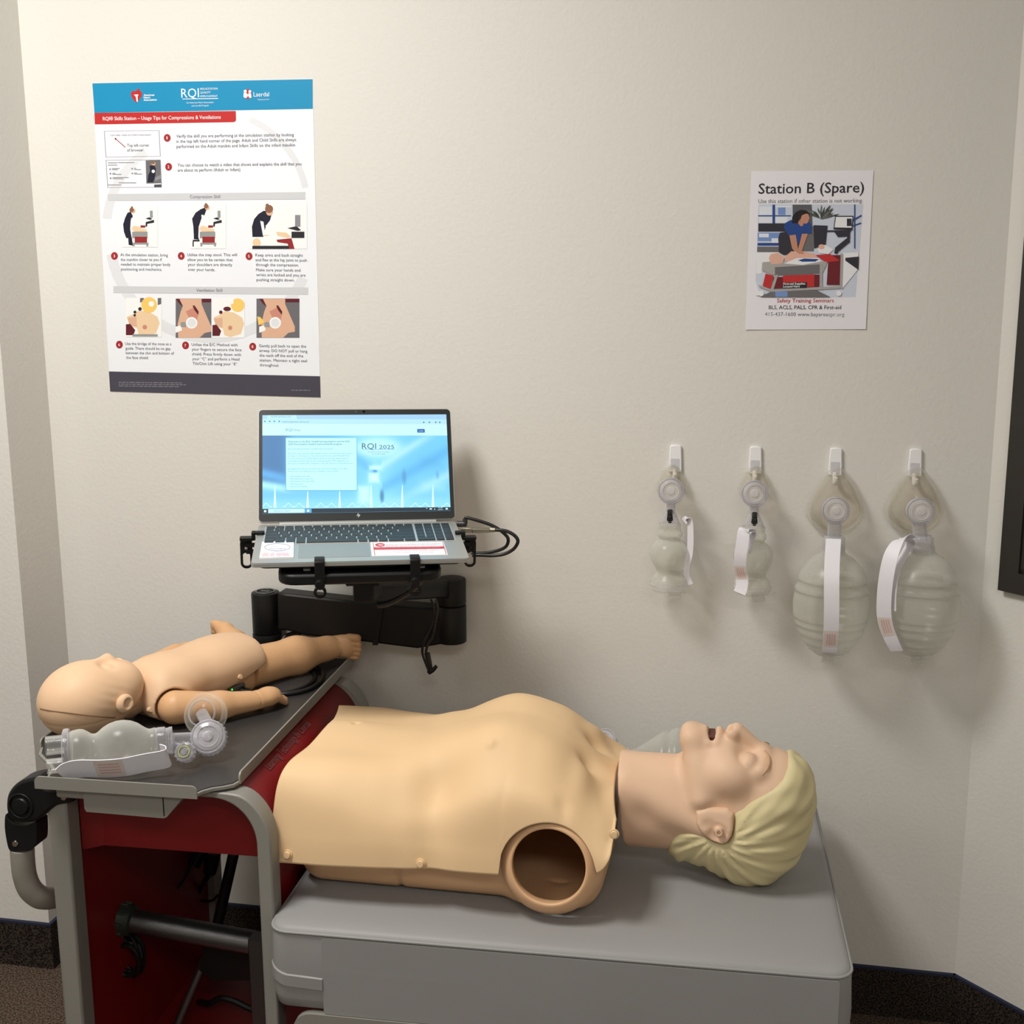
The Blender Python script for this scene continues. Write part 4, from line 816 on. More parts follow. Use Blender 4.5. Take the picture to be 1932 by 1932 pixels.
for x in (212, 306, 405, 500, 597): st.append(([B3(*A9(x+18*math.cos(a*math.pi/5-math.pi/2)*(1 if a % 2 == 0 else .45), 570+9*math.sin(a*math.pi/5-math.pi/2)*(1 if a % 2 == 0 else .45)), .0024) for a in range(10)], [tuple(range(10))]))
for x, y, l in ((150, 592, 110), (290, 592, 90), (400, 588, 230), (140, 608, 130), (300, 606, 60), (400, 604, 230), (140, 624, 120), (280, 622, 90), (400, 618, 240), (135, 640, 110), (270, 638, 90), (400, 634, 90), (520, 632, 120)): st.append(([B3(*A9(*q), .0024) for q in ((x, y), (x+l, y-2), (x+l, y+6), (x, y+8))], [(0, 1, 2, 3)]))
obj('card_print', J(*st), pr_, ck, flat=True, recalc=False)
lab = obj('warning_label', slab([B9(85, 372), B9(1415, 358), B9(1498, 600), B9(110, 622)], B3, 0, .0005), mat('label_white', srgb(240, 238, 242), .35), base_o, flat=True, label='white label with a red stripe')
lred = mat('label_red', srgb(205, 40, 50), .4)
def bpoly(P, c, h): return ([B3(*c(*q), h) for q in P], [tuple(range(len(P)))])
obj('red_band', J(bpoly([(145, 465), (1418, 450), (1436, 490), (150, 510)], B9, .0008), bpoly([(128, 385), (138, 385), (172, 612), (160, 614)], B9, .0007), bpoly([(1396, 372), (1406, 372), (1472, 590), (1460, 592)], B9, .0007), bpoly([(260+88*math.cos(a*.2618), 422+30*math.sin(a*.2618)) for a in range(24)], B9, .0008)), lred, lab, flat=True, recalc=False)
obj('hand_icon', bpoly([(215, 415), (250, 418), (320, 424), (318, 434), (260, 438), (235, 430)], B9, .001), mat('label_white', (1, 1, 1), .4), lab, flat=True, recalc=False)
btext([('Please put us on speaker or phone headsets', (372, 420), (1370, 402), .0026), ('during the coaching session. Do not mute.', (372, 440), (1310, 425), .0026), ('If your session does not start, call us', (255, 538), (1330, 520), .0022), ('for help before you log off', (385, 570), (1230, 555), .0016)], lred, lab, B9, .0008)
btext([('DO NOT LOG IN TO YOUR PERSONAL EMAIL', (190, 484), (1360, 468), .0026)], mat('label_white', (1, 1, 1), .4), lab, B9, .001)

# ================================================================== laptop arm
arm = thing('laptop_mount', 'black jointed support arm with clamps carrying the laptop in front of the wall', 'arm', (-.934, 2.197, TZ))
c4 = lambda x, y: (440+x/3.45, 960+y/3.45)
def ppoly(pts, Yf, c, th):
    A = [onY(*c(x, y), Yf(c(x, y)[0])) for x, y in pts]; n = len(A); Bq = [p+Vector((0, th, 0)) for p in A]
    return A+Bq, [tuple(range(n)), tuple(range(2*n-1, n-1, -1))]+[(i, n+i, n+(i+1) % n, (i+1) % n) for i in range(n)]
def bevel(o, w, seg=2, ang=40):
    b = o.modifiers.new('b', 'BEVEL'); b.width = w; b.segments = seg; b.limit_method = 'ANGLE'; b.angle_limit = math.radians(ang); return o
pl = onY(503, 1170, 2.197); plz = onY(503, 1120, 2.175).z
col = obj('pivot_column', J(cyl((pl.x, pl.y, TZ+.012), (pl.x, pl.y, .748), .0298, n=40, bev=.001), cyl((pl.x, pl.y, .7485), (pl.x, pl.y, plz-.002), .029, n=40, bev=.003)), blackp, arm)
obj('pivot_cap', J(torus((pl.x, pl.y, plz-.001), (0, 0, 1), .019, .0018), box((pl.x, pl.y, plz-.001), (.02, .006, .003), .001)), mat('worn_edge', (.09, .09, .09), .35), col)
obj('base_plate', cyl((pl.x, pl.y-.006, TZ), (pl.x, pl.y-.006, TZ+.012), .040, n=40, bev=.003), blackp, arm)
YL = lambda u: 2.168
bevel(obj('lower_beam', ppoly([(285, 545), (345, 552), (775, 600), (1380, 655), (1380, 880), (1195, 912), (800, 862), (470, 828), (345, 795), (285, 795)], YL, c4, .044), blackp, arm), .005)
pr2 = onY(852, 1180, 2.19); zr0 = onY(852, 1218, 2.162).z; zr1 = onY(852, 1094, 2.175).z; zrm = onY(852, 1148, 2.162).z
obj('elbow_joint', J(cyl((pr2.x, pr2.y, zr0), (pr2.x, pr2.y, zrm), .0298, n=40, bev=.002), cyl((pr2.x, pr2.y, zrm+.0008), (pr2.x, pr2.y, zr1), .0298, n=40, bev=.004)), blackp, arm)
YU = lambda u: 1.965+(u-700)*(.20/150)
bevel(obj('upper_beam', ppoly([(890, 508), (1390, 478), (1440, 482), (1440, 585), (1040, 606), (890, 620)], YU, c4, .045), blackp, arm), .005)
YN = lambda u: 1.925
neck = bevel(obj('neck', ppoly([(775, 470), (915, 470), (915, 615), (775, 605)], YN, c4, .06), blackp, arm), .004)
obj('tilt_bracket', J(ppoly([(738, 420), (778, 420), (778, 500), (738, 505)], YN, c4, .05), ppoly([(912, 420), (950, 420), (950, 500), (912, 505)], YN, c4, .05)), blackm, neck, flat=True)
obj('tilt_bolt', cyl(onY(*c4(742, 445), 1.945), onY(*c4(946, 445), 1.945), .016, n=24), blackm, neck)
obj('cable_tie', ppoly([(962, 520), (992, 520), (940, 888), (905, 888)], lambda u: YL(u)-.0035, c4, .003), mat('velcro_black', (.004, .004, .005), .8), arm, flat=True)
# holder under the laptop
pl_ = obj('holder_plate', slab(rrect(-.137, .052, .134, .232, .028), B3, -.040, -.021), blackp, arm, ang=35); bevel(pl_, .004)
obj('rubber_pad', slab(rrect(-.06, .10, .06, .20, .01), B3, -.021, -.0166), blackm, pl_, ang=35)
for px0, px1, vb in ((517, 583, 487), (1137, 1201, 470)):
    s0_, s1_ = c3B(px0, 1010)[0]+.003, c3B(px1, 1005)[0]+.003
    q = [(LD-.020, .001), (LD-.020, .0035), (LD+.001, .0045), (LD+.006, .001), (LD+.0065, -.042), (LD+.001, -.042), (LD+.0015, -.012), (LD+.0006, .0006)]
    n = len(q); V = [B3(s0_, d, h) for d, h in q]+[B3(s1_, d, h) for d, h in q]
    ch = bevel(obj('front_clamp', (V, [tuple(range(n)), tuple(range(2*n-1, n-1, -1))]+[(i, n+i, n+(i+1) % n, (i+1) % n) for i in range(n)]), blackp, arm), .0025)
    sm = (s0_+s1_)/2
    def ringp(r): return [(sm+r*math.cos(a*math.pi/12), -.052+r*math.sin(a*math.pi/12)) for a in range(24)]
    ro_, ri_ = ringp(.0105), ringp(.006)
    V = []; 
    for d in (LD-.001, LD+.004): V += [B3(x, d, h) for x, h in ro_]+[B3(x, d, h) for x, h in ri_]
    F = []
    for i in range(24):
        j = (i+1) % 24; F += [(i, j, 24+j, 24+i), (48+i, 72+i, 72+j, 48+j), (i, 48+i, 48+j, j), (24+i, 24+j, 72+j, 72+i)]
    obj('clamp_eye', (V, F), blackp, ch, ang=40)
    obj('clamp_knob', lathe([(0, .012), (.007, .012), (.0085, .009), (.0085, 0)], B3(sm, LD+.004, -.036), BF, 20), blackm, ch)
def slot_bracket(sgn, s_in, s_out, d):
    """slotted side bracket and hook on one side of the laptop"""
    V, F = [], []
    hook = obj('side_clamp', J(slab(rrect(min(s_in, sgn*.1835), d-.006, max(s_in, sgn*.1835), d+.006, .003), B3, .001, .0052), slab(rrect(min(sgn*.1815, sgn*.188), d-.007, max(sgn*.1815, sgn*.188), d+.007, .002), B3, -.009, .0052), slab(rrect(min(sgn*.184, s_out), d-.008, max(sgn*.184, s_out), d+.008, .003), B3, -.0095, -.0045)), blackm, arm, ang=40)
    so, w_ = s_out-sgn*.0105, .0105
    o, i_ = rrect(so-w_, -.062, so+w_, -.006, .0100), rrect(so-w_+.0042, -.0575, so+w_-.0042, -.033, .0050)
    n = len(o); V = []
    for dd in (d-.002, d+.002): V += [B3(x, dd, h) for x, h in o]+[B3(x, dd, h) for x, h in i_]
    for i in range(n):
        j = (i+1) % n; F += [(i, j, n+j, n+i), (2*n+i, 3*n+i, 3*n+j, 2*n+j), (i, 2*n+i, 2*n+j, j), (n+i, n+j, 3*n+j, 3*n+i)]
    obj('slotted_bracket', (V, F), blackm, hook, ang=40)
    for dh in (-.018, -.030): obj('cross_bar', box((0, 0, 0), (1, 1, 1), 0, 1, Matrix.Translation(B3((so+sgn*.12)/2, d+.004, dh)) @ Matrix((EX, BF, BN)).transposed().to_4x4() @ Matrix.Diagonal((abs(so-sgn*.12), .004, .0075, 1))), blackm, hook, flat=True)
    obj('clamp_screw', lathe([(0, .004), (.003, .0035), (.0036, 0)], B3(so, d+.002, -.024), BF, 14), chrome if sgn < 0 else blackm, hook)
slot_bracket(-1, -.1655, -.2085, .062)
slot_bracket(1, .170, .208, .085)
# ------------------------------------------------------------------ cables by the laptop
c6 = lambda x, y: (840+x/12.075, 960+y/12.075)
def pp(c, pts, Yf): return [onY(*c(x, y), Yf(x, y) if callable(Yf) else Yf) for x, y in pts]
cord = mat('black_cord', (.008, .008, .0085), .35)
uc = thing('usb_cable', 'black cable with an angled plug looping out of the laptop right side', 'cable', onY(*c6(300, 340), 2.06))
obj('plug', J(tube(pp(c6, [(270, 340), (420, 345), (470, 330)], 2.06), .0058, 12, 3), tube(pp(c6, [(450, 350), (455, 230)], 2.06), .0048, 12)), mat('grey_black_plug', (.03, .03, .032), .4), uc)
obj('cord', tube(pp(c6, [(452, 250), (470, 205), (540, 210), (760, 270), (1000, 350), (1180, 440), (1320, 540), (1420, 650), (1432, 760), (1370, 870), (1200, 950), (950, 1000), (700, 1010), (600, 1010)], 2.06), .0032, 10, 6), cord, uc)
ac = thing('adapter_cable', 'black cable with a long metal connector plugged into the laptop right side', 'cable', onY(*c6(700, 490), 2.04))
beige = mat('nickel_connector', (.30, .275, .215), .35, .6)
bevel(obj('connector', ppoly([(340, 440), (600, 440), (610, 460), (1010, 460), (1010, 545), (640, 550), (380, 545)], lambda u: 2.035, c6, .014), beige, ac), .0015)
obj('connector_clip', ppoly([(470, 470), (605, 470), (605, 545), (480, 545)], lambda u: 2.032, c6, .004), mat('nickel_clip', (.36, .30, .24), .3, .6), ac, flat=True)
obj('strain_relief', tube(pp(c6, [(1010, 480), (1140, 480)], 2.042), .0042, 12), beige, ac)
obj('cord', tube(pp(c6, [(1130, 480), (1300, 490), (1440, 525), (1570, 600), (1650, 700), (1640, 800), (1540, 930), (1340, 1030), (1080, 1065), (800, 1055), (620, 1060)], 2.042), .0033, 10, 6), cord, ac)
one('cable', tube(pp(c4, [(1310, 405), (1250, 450), (1170, 525), (1080, 585), (1000, 620), (940, 628)], lambda x, y: 1.90+.0*(x)), .0058, 10, 6), cord, 'thick black cable hanging from under the laptop holder to the neck of the arm', 'cable')
lp = thing('cable_loop', 'pair of thin black cords tied in a hanging loop below the arm elbow', 'cable', onY(*c4(1270, 900), 2.14))
obj('cord', tube(pp(c4, [(1285, 588), (1308, 640), (1310, 720), (1280, 800), (1240, 870), (1232, 940), (1255, 1010), (1275, 1060)], 2.15), .0026, 8, 6), cord, lp)
obj('cord', tube(pp(c4, [(1318, 588), (1332, 650), (1318, 740), (1300, 830), (1268, 880), (1255, 940), (1270, 1000), (1290, 1052)], 2.142), .0026, 8, 6), cord, lp)
obj('cord_end', tube(pp(c4, [(1262, 940), (1275, 1000), (1282, 1050), (1275, 1065), (1300, 1050), (1322, 1024)], 2.135), lambda t: .0058-.002*t, 10, 6), cord, lp)
one('cable', tube([onY(*c4(318, 858), 2.17), onY(*c4(345, 826), 2.18), onY(*c4(400, 808), 2.19), onY(*c4(440, 812), 2.20)], .004, 8, 6), cord, 'short black cable curving behind the arm column below the lower beam', 'cable')
# round black pad on the tray with the infant lead around it
pc = Vector((-.872, 2.033, TZ))
pad = thing('round_pad', 'round glossy black pad lying on the tray under the infant near leg', 'pad', pc)
obj('disc', lathe([(0, .0062), (.085, .006), (.092, .004), (.094, .0005), (.094, .0002)], pc, (0, 0, 1), 64), mat('glossy_black', (.035, .036, .038), .28), pad)
obj('rim', torus(pc+Vector((0, 0, .0045)), (0, 0, 1), .0935, .0040, 64), blackm, pad)
# ================================================================== adult manikin
YM = 1.80
skinm = mat('tan_vinyl_skin', (.775, .545, .315), .58, spec=.25, bump=(600, .05))
pinkm = mat('pink_vinyl_skin', (.735, .50, .345), .52, spec=.3, bump=(600, .05))
shellm = mat('tan_hard_shell', (.70, .43, .24), .42, spec=.4)
hairm = mat('blond_moulded_hair', (.65, .565, .325), .5, spec=.3)
man = thing('adult_manikin', 'blond adult training manikin torso lying on its back on the grey mattress', 'manikin', (-.30, YM, .5))
IPT = {}
def ip(x, xs, ys):
    k = (tuple(xs), tuple(ys))
    if k not in IPT:
        g = np.linspace(xs[0]-.1, xs[-1]+.1, 900); v = np.interp(g, xs, ys); ker = np.exp(-(np.arange(-60, 61)*(g[1]-g[0])/.016)**2); IPT[k] = (g, np.convolve(np.pad(v, 60, 'edge'), ker/ker.sum(), 'valid'))
    return float(np.interp(x, *IPT[k]))
TX = [-.69, -.66, -.60, -.54, -.50, -.46, -.42, -.38, -.35, -.31, -.27, -.23, -.20, -.17, -.14]
TZs = [.716, .722, .721, .719, .723, .733, .744, .757, .763, .760, .746, .724, .703, .684, .668]
def section(x):
    t = ip(x, TX, TZs); w_ = ip(x, [-.68, -.5, -.36, -.25, -.14], [.208, .206, .208, .208, .206]); zh = .56
    d3 = ip(x, [-.68, -.6, -.5, -.36, -.25, -.14], [.014, .018, .030, .034, .034, .026]); d2 = ip(x, [-.68, -.6, -.5, -.36, -.25, -.14], [.040, .050, .075, .080, .058, .046])
    i3 = ip(x, [-.68, -.5, -.36, -.24, -.14], [.058, .072, .078, .062, .058])
    near = [(-w_, zh), (-w_+.007, zh+.05), (-w_+.026, t-d2), (-w_+i3, t-d3), (-.085, t-.010), (-.03, t-.0012), (0, t)]
    df = ip(x, [-.68, -.56, -.44, -.2], [.012, .010, .004, .0])
    ctl = [Vector((0, y, z)) for y, z in near]+[Vector((0, -y, z-(df if y < -.1 else df*.45))) for y, z in near[-2::-1]]
    return smooth_path(ctl, 14)
HCX, HCZ, HR = -.252, .585, .0735
def hem(x):
    z = .564+.012*(x+.68)/.36
    if abs(x-HCX) < HR: z = max(z, HCZ+math.sqrt(HR*HR-(x-HCX)**2))
    if x > HCX+HR: z = ip(x, [HCX+HR, HCX+HR+.012, -.150, -.140], [.590, .592, .632, .66])
    return z
xs = sorted(set([round(v, 5) for v in np.linspace(-.668, -.142, 150)]+[round(HCX-HR*math.cos(a), 5) for a in np.linspace(0, math.pi, 44)]))
xs = [x for i, x in enumerate(xs) if i == 0 or x-xs[i-1] > .0010]
NV = 190; rows = []
for x in xs:
    P = section(x); zh = hem(x); mid = len(P)//2
    def trunc(Q):
        for i in range(len(Q)):
            if Q[i].z >= zh:
                if i == 0: return Q
                f = (zh-Q[i-1].z)/max(1e-9, Q[i].z-Q[i-1].z); return [Q[i-1].lerp(Q[i], f)]+Q[i:]
        return Q[-2:]
    A = trunc(P[:mid+1]); Bq = trunc(P[mid:][::-1])[::-1]; Q = A+Bq[1:]
    L = [0]
    for i in range(1, len(Q)): L.append(L[-1]+(Q[i]-Q[i-1]).length)
    L = np.array(L)/L[-1]; ts = np.linspace(0, 1, NV)
    rows.append(np.stack([np.interp(ts, L, [q.y for q in Q]), np.interp(ts, L, [q.z for q in Q])], 1))
R3 = np.array(rows); G = np.zeros((len(xs), NV, 3)); G[..., 0] = np.array(xs)[:, None]; G[..., 1:] = R3
# ends follow the body: the hems reach further out than the midline
af = np.clip(np.abs(G[..., 1])/.2, 0, 1); k0 = np.clip((-.50-G[..., 0])/.17, 0, 1); G[..., 0] += k0*(.010-.030*af**1.5-.024*np.clip(G[..., 1]/.2, 0, 1))
k1 = np.clip((G[..., 0]+.25)/.11, 0, 1); G[..., 0] -= k1*.026*(1-af**2)
du = np.gradient(G, axis=0); dv = np.gradient(G, axis=1); N = np.cross(du, dv); N /= np.linalg.norm(N, axis=2, keepdims=True)+1e-12; N *= np.where(N[..., 2:3] < -.3, -1, 1)
if N[len(xs)//2, NV//2, 2] < 0: N = -N
gx, gy, gz = G[..., 0], G[..., 1], G[..., 2]
def bump(x0, y0, sx, sy, amp): return amp*np.exp(-((gx-x0)/sx)**2-((gy-y0)/sy)**2)
disp = np.zeros_like(gx)
for s in (-1, 1):
    disp += bump(-.345, .085*s, .055, .050, .010)+bump(-.265, .10*s, .035, .05, .006)
    disp += bump(-.432, .158*s, .040, .045, -.025)+bump(-.53, .150*s, .055, .05, .007)+0+bump(-.205, .045*s, .018, .022, -.012)+bump(-.215, .10*s, .014, .05, .006)+bump(-.180, .085*s, .014, .035, -.005)
    disp += bump(-.60, .17*s, .05, .06, .006)+bump(-.232, .172*s, .009, .012, -.004)
disp += bump(-.36, 0, .09, .030, -.004)+bump(-.52, 0, .07, .02, -.0015)+bump(-.47, 0, .04, .05, -.004)
disp += .0012*np.sin(gx*95+gy*22)*np.exp(-((gx+.45)/.06)**2)
G += N*disp[..., None]
for _ in range(8):
    S_ = G.copy(); S_[1:-1] = .25*G[:-2]+.5*G[1:-1]+.25*G[2:]; wt = np.clip((np.arange(NV)-3)/8, 0, 1)*np.clip((NV-4-np.arange(NV))/8, 0, 1); G = G+(S_-G)*wt[None, :, None]
gx, gy = G[..., 0], G[..., 1]; fine = bump(-.612, 0, .006, .006, -.006)+bump(-.612, 0, .014, .014, .0015)
for s in (-1, 1): fine = fine+bump(-.354, .115*s, .0058, .0058, .0042)+bump(-.354, .115*s, .013, .013, .0012)
G += N*fine[..., None]
V = [(G[i, j, 0], G[i, j, 1]+YM, G[i, j, 2]) for i in range(len(xs)) for j in range(NV)]
F = [(i*NV+j, (i+1)*NV+j, (i+1)*NV+j+1, i*NV+j+1) for i in range(len(xs)-1) for j in range(NV-1)]
sk = obj('chest_skin', (V, F), skinm, man, ang=180)
so = sk.modifiers.new('s', 'SOLIDIFY'); so.thickness = .0035; so.offset = -1
# hard back shell with the open arm sockets
hax = np.array([0, math.cos(.2), -math.sin(.2)])
def outer(x, y, z):
    yy = y-YM
    d = sd_rbox((-.425, 0, .586), (.245, .160, .086), .042)(x, yy, z)
    d = smin(d, sd_ell((-.250, 0, .584), (.080, .192, .084))(x, yy, z), .03)
    d = smin(d, sd_rbox((-.255, 0, .545), (.075, .176, .045), .040)(x, yy, z), .02)
    for s in (-1, 1): d = smin(d, sd_cone((-.250, s*.160, .590), (-.250, s*.186, .592), .072, .0625)(x, yy, z), .015)
    return smax(d, .5008-z, .004)
def shell_f(x, y, z):
    d = outer(x, y, z); yy = abs(y-YM)
    d = d+.0050*np.exp(-((x+.497)/.0036)**2)*np.exp(-np.maximum(0, .14-yy)/.02)
    d = np.maximum(d, -(d+.008))
    near = (y < YM); h = yy-.19; zz = z-.592-.2*h; r = np.sqrt((x+.250)**2+zz**2)
    return np.maximum(d, np.where((yy > .08) & near, .0655-r, -1))
netobj('back_shell', shell_f, (-.69, 1.58, .49), (-.13, 2.04, .70), .0032, shellm, man, 3)
for s in (-1,):
    obj('socket_rim', lathe([(.0590, -.024), (.0562, -.010), (.0556, .0000), (.0562, .0016), (.0575, .0022), (.0600, .0020), (.0660, -.0020), (.0720, -.009), (.0780, -.020), (.0800, -.034)], (-.250, YM+s*.197, .5925), (0, s, .2), 72, cap=False), shellm, man, ang=180)
# skin pegs
from mathutils.bvhtree import BVHTree
bvh = BVHTree.FromPolygons([Vector(v) for v in V], F)
for pkx, pkz in ((-.660, .580), (-.448, .580), (-.152, .655)):
    hit = bvh.ray_cast(Vector((pkx, 1.4, pkz)), Vector((0, 1, 0)))[0]; p = (hit or Vector((pkx, 1.6, pkz)))+Vector((0, -.001, 0)); pg = obj('skin_peg', lathe([(0, .006), (.0048, .0058), (.0056, .0045), (.0056, -.004)], p, (0, -1, .12), 20), skinm, man)
    obj('peg_collar', torus(p+Vector((0, -.0002, 0)), (0, -1, .12), .0066, .0012, 24, 8), skinm, pg)
# head
def roty(deg):
    c, s = math.cos(math.radians(deg)), math.sin(math.radians(deg)); return [[c, 0, -s], [0, 1, 0], [s, 0, c]]
cran = sd_ell((.060, 0, .604), (.076, .073, .106), roty(14))
def skull(x, y, z): return smin(cran(x, y, z), sd_ell((.085, 0, .665), (.05, .060, .052))(x, y, z), .03)
def head_f(x, y, z):
    y = y-YM; a = abs(y)
    d = skull(x, y, z)
    d = smin(d, sd_ell((.002, 0, .672), (.067, .060, .0725))(x, y, z), .025)
    d = smin(d, sd_cone((-.0520, .0, .7455), (-.0510, .013, .742), .0135, .012)(x, a, z), .010)
    d = smin(d, sd_ell((-.038, 0, .736), (.024, .026, .0195))(x, a, z), .010)
    d = smin(d, sd_cone((-.046, .014, .730), (-.030, .056, .655), .016, .017)(x, a, z), .02)
    d = smin(d, sd_ell((.014, .046, .690), (.030, .024, .026))(x, a, z), .022)
    d = smin(d, sd_cone((.064, .006, .717), (.060, .044, .703), .0125, .012)(x, a, z), .014)
    d = smax(d, -sd_ell((.041, .034, .742), (.017, .024, .026))(x, a, z), .016)
    d = smin(d, sd_ell((.042, .033, .713), (.014, .018, .0135))(x, a, z), .006)
    d = smin(d, sd_cone((.062, 0, .722), (.0225, 0, .7515), .0085, .0122)(x, y, z), .008)
    d = smin(d, sd_ell((.0155, .0120, .747), (.0095, .0075, .010))(x, a, z), .005)
    d = smax(d, -sd_ell((.0125, .0075, .7600), (.0045, .0040, .012))(x, a, z), .002)
    d = smin(d, sd_cone((-.0055, 0, .7480), (-.010, .024, .736), .0082, .005)(x, a, z), .007)
    d = smin(d, sd_cone((-.0265, 0, .7465), (-.022, .024, .736), .0085, .005)(x, a, z), .007)
    d = smax(d, -sd_ell((-.0165, 0, .754), (.0062, .027, .028))(x, y, z), .003)
    # neck
    xn = np.clip(x, -.175, -.02); ry = .062+.10*np.maximum(0, -.14-x); zc = .622
    k = np.sqrt((y/ry)**2+((z-zc)/.0785)**2); n = (k-1)*.066
    n = np.maximum(n, x-.03); n = smin(n, sd_cone((-.150, .035, .66), (-.025, .058, .61), .020, .016)(x, a, z), .025)
    n = n+.004*np.exp(-((x+.118)/.022)**2-((z-.625)/.03)**2)
    d = smin(d, n, .014)
    return np.maximum(d, -(x+.164-.09*(.70-z)))
hd = netobj('head', head_f, (-.175, YM-.095, .485), (.15, YM+.095, .775), .0026, pinkm, man, 2)
def snap(f, p, it=6):
    p = np.array(p, float)
    for _ in range(it):
        e = 1e-4; g = np.array([float(f(*(p+e*np.eye(3)[i]))-f(*(p-e*np.eye(3)[i])))/(2*e) for i in range(3)]); p = p-g*float(f(*p))/(g@g+1e-9)
    return Vector(p)
obj('mouth_lining', lathe([(0, -.004), (.016, -.004), (.020, .010)], (-.0165, YM, .734), (0, 0, 1), 24), mat('mouth_red', (.10, .028, .02), .5), hd)
brp = [snap(head_f, (.0665, YM-.018, .730)), snap(head_f, (.0735, YM-.028, .726)), snap(head_f, (.0745, YM-.038, .718)), snap(head_f, (.069, YM-.048, .709)), snap(head_f, (.062, YM-.054, .702))]
browm = mat('eyebrow_brown', (.56, .33, .20), .6)
obj('eyebrow', tube(brp, lambda t: .0031*math.sin(math.pi*(.12+.8*t)), 8, 6), browm, hd)
obj('eyebrow', tube([Vector((p.x, 2*YM-p.y, p.z)) for p in brp], lambda t: .0031*math.sin(math.pi*(.12+.8*t)), 8, 6), browm, hd)
# moulded hair cap
HP = [(-.082, .556), (-.069, .612), (-.060, .630), (-.039, .637), (-.036, .620), (-.027, .606), (-.011, .594), (.004, .590), (.014, .594), (.020, .605), (.022, .618), (.022, .639), (.028, .648), (.040, .655), (.060, .669), (.078, .681), (.094, .695), (.102, .709), (.105, .74), (.2, .74), (.2, .45), (-.09, .45), (-.088, .53)]
def hair_f(x, y, z):
    yy = y-YM; a = abs(yy)
    d = smin(skull(x, yy, z), sd_cone((-.055, 0, .583), (.02, 0, .585), .050, .062)(x, yy, z), .03)
    d = smin(d, sd_ell((.0, 0, .60), (.085, .0705, .06))(x, yy, z), .02)
    th = np.arctan2(z-.60, x-.0); rr = np.sqrt((z-.60)**2+x**2)
    wav = .0015*np.sin(th*17+3.2*np.sin(rr*38+a*16)+5*np.sin(a*21))+.0008*np.sin(th*31-rr*60+a*33)
    m = poly2d(HP, x+0*z, z+0*x)
    tk = np.clip(-m/.024, 0, 1)
    return smax(d-.0015-.0062*tk*(2-tk)+wav*np.clip(-m/.012, 0, 1), m, .004)
netobj('hair', hair_f, (-.095, YM-.10, .485), (.155, YM+.10, .73), .0026, hairm, man, 1)
EP = [(-.038, .641), (-.037, .622), (-.028, .607), (-.012, .596), (.004, .591), (.014, .596), (.020, .607), (.022, .620), (.022, .641), (.012, .648), (-.02, .648)]
def ear_f(x, y, z):
    a = abs(y-YM); m = poly2d(EP, x+0*z, z+0*x)
    d = smax(m+.001, np.maximum(a-.0835+.34*np.maximum(0, z-.616), .058-a), .008)
    d = smax(d, -sd_ell((-.003, .0855, .613), (.0165, .0095, .0165))(x, a, z), .004)
    d = smax(d, -sd_ell((-.016, .0860, .626), (.012, .0080, .010))(x, a, z), .005)
    return smin(d, sd_cone((-.001, .070, .616), (-.001, .0795, .615), .0085, .0065)(x, a, z), .004)
netobj('ear', ear_f, (-.05, YM+.03, .58), (.03, YM+.1, .655), .0018, pinkm, man, 1)
er = netobj('ear', ear_f, (-.05, YM-.1, .58), (.03, YM-.03, .655), .0018, pinkm, man, 1)
pe = Vector((-.001, YM-.0825, .615))
obj('ear_plug', J(lathe([(.0030, -.004), (.0030, .006), (.0055, .006), (.0062, .004), (.0062, -.004)], pe, (0, -1, .15), 24, cap=False)), pinkm, er)
obj('ear_canal', cyl(pe, pe+Vector((0, -.001, 0)), .0032, n=16), mat('dark_canal', (.10, .03, .018), .7), er)

# ================================================================== infant manikin
inf = thing('infant_manikin', 'bald baby training manikin lying diagonally on the black cart tray', 'manikin', (-.95, 1.90, TZ))
IO = Vector((-1.0, 1.80, TZ)); e1 = Vector((.43, .90, 0)).normalized(); e2 = Vector((e1.y, -e1.x, 0))
def I3(a, l, h): return IO+e1*a+e2*l+Vector((0, 0, h))
IMc = np.array([[e1.x, e1.y, 0], [e2.x, e2.y, 0], [0, 0, 1.]])
def loc(f):
    def g(x, y, z):
        X, Y, Z = x-IO.x, y-IO.y, z-IO.z
        return f(e1.x*X+e1.y*Y, e2.x*X+e2.y*Y, Z+0*X)
    return g
babym = mat('baby_vinyl_skin', (.745, .50, .315), .52, spec=.3, bump=(600, .05)); limbm = mat('baby_limb_vinyl', (.66, .385, .20), .45, spec=.35, bump=(600, .05)); seam = mat('seam_brown', (.20, .10, .05), .6)
HL = -.022
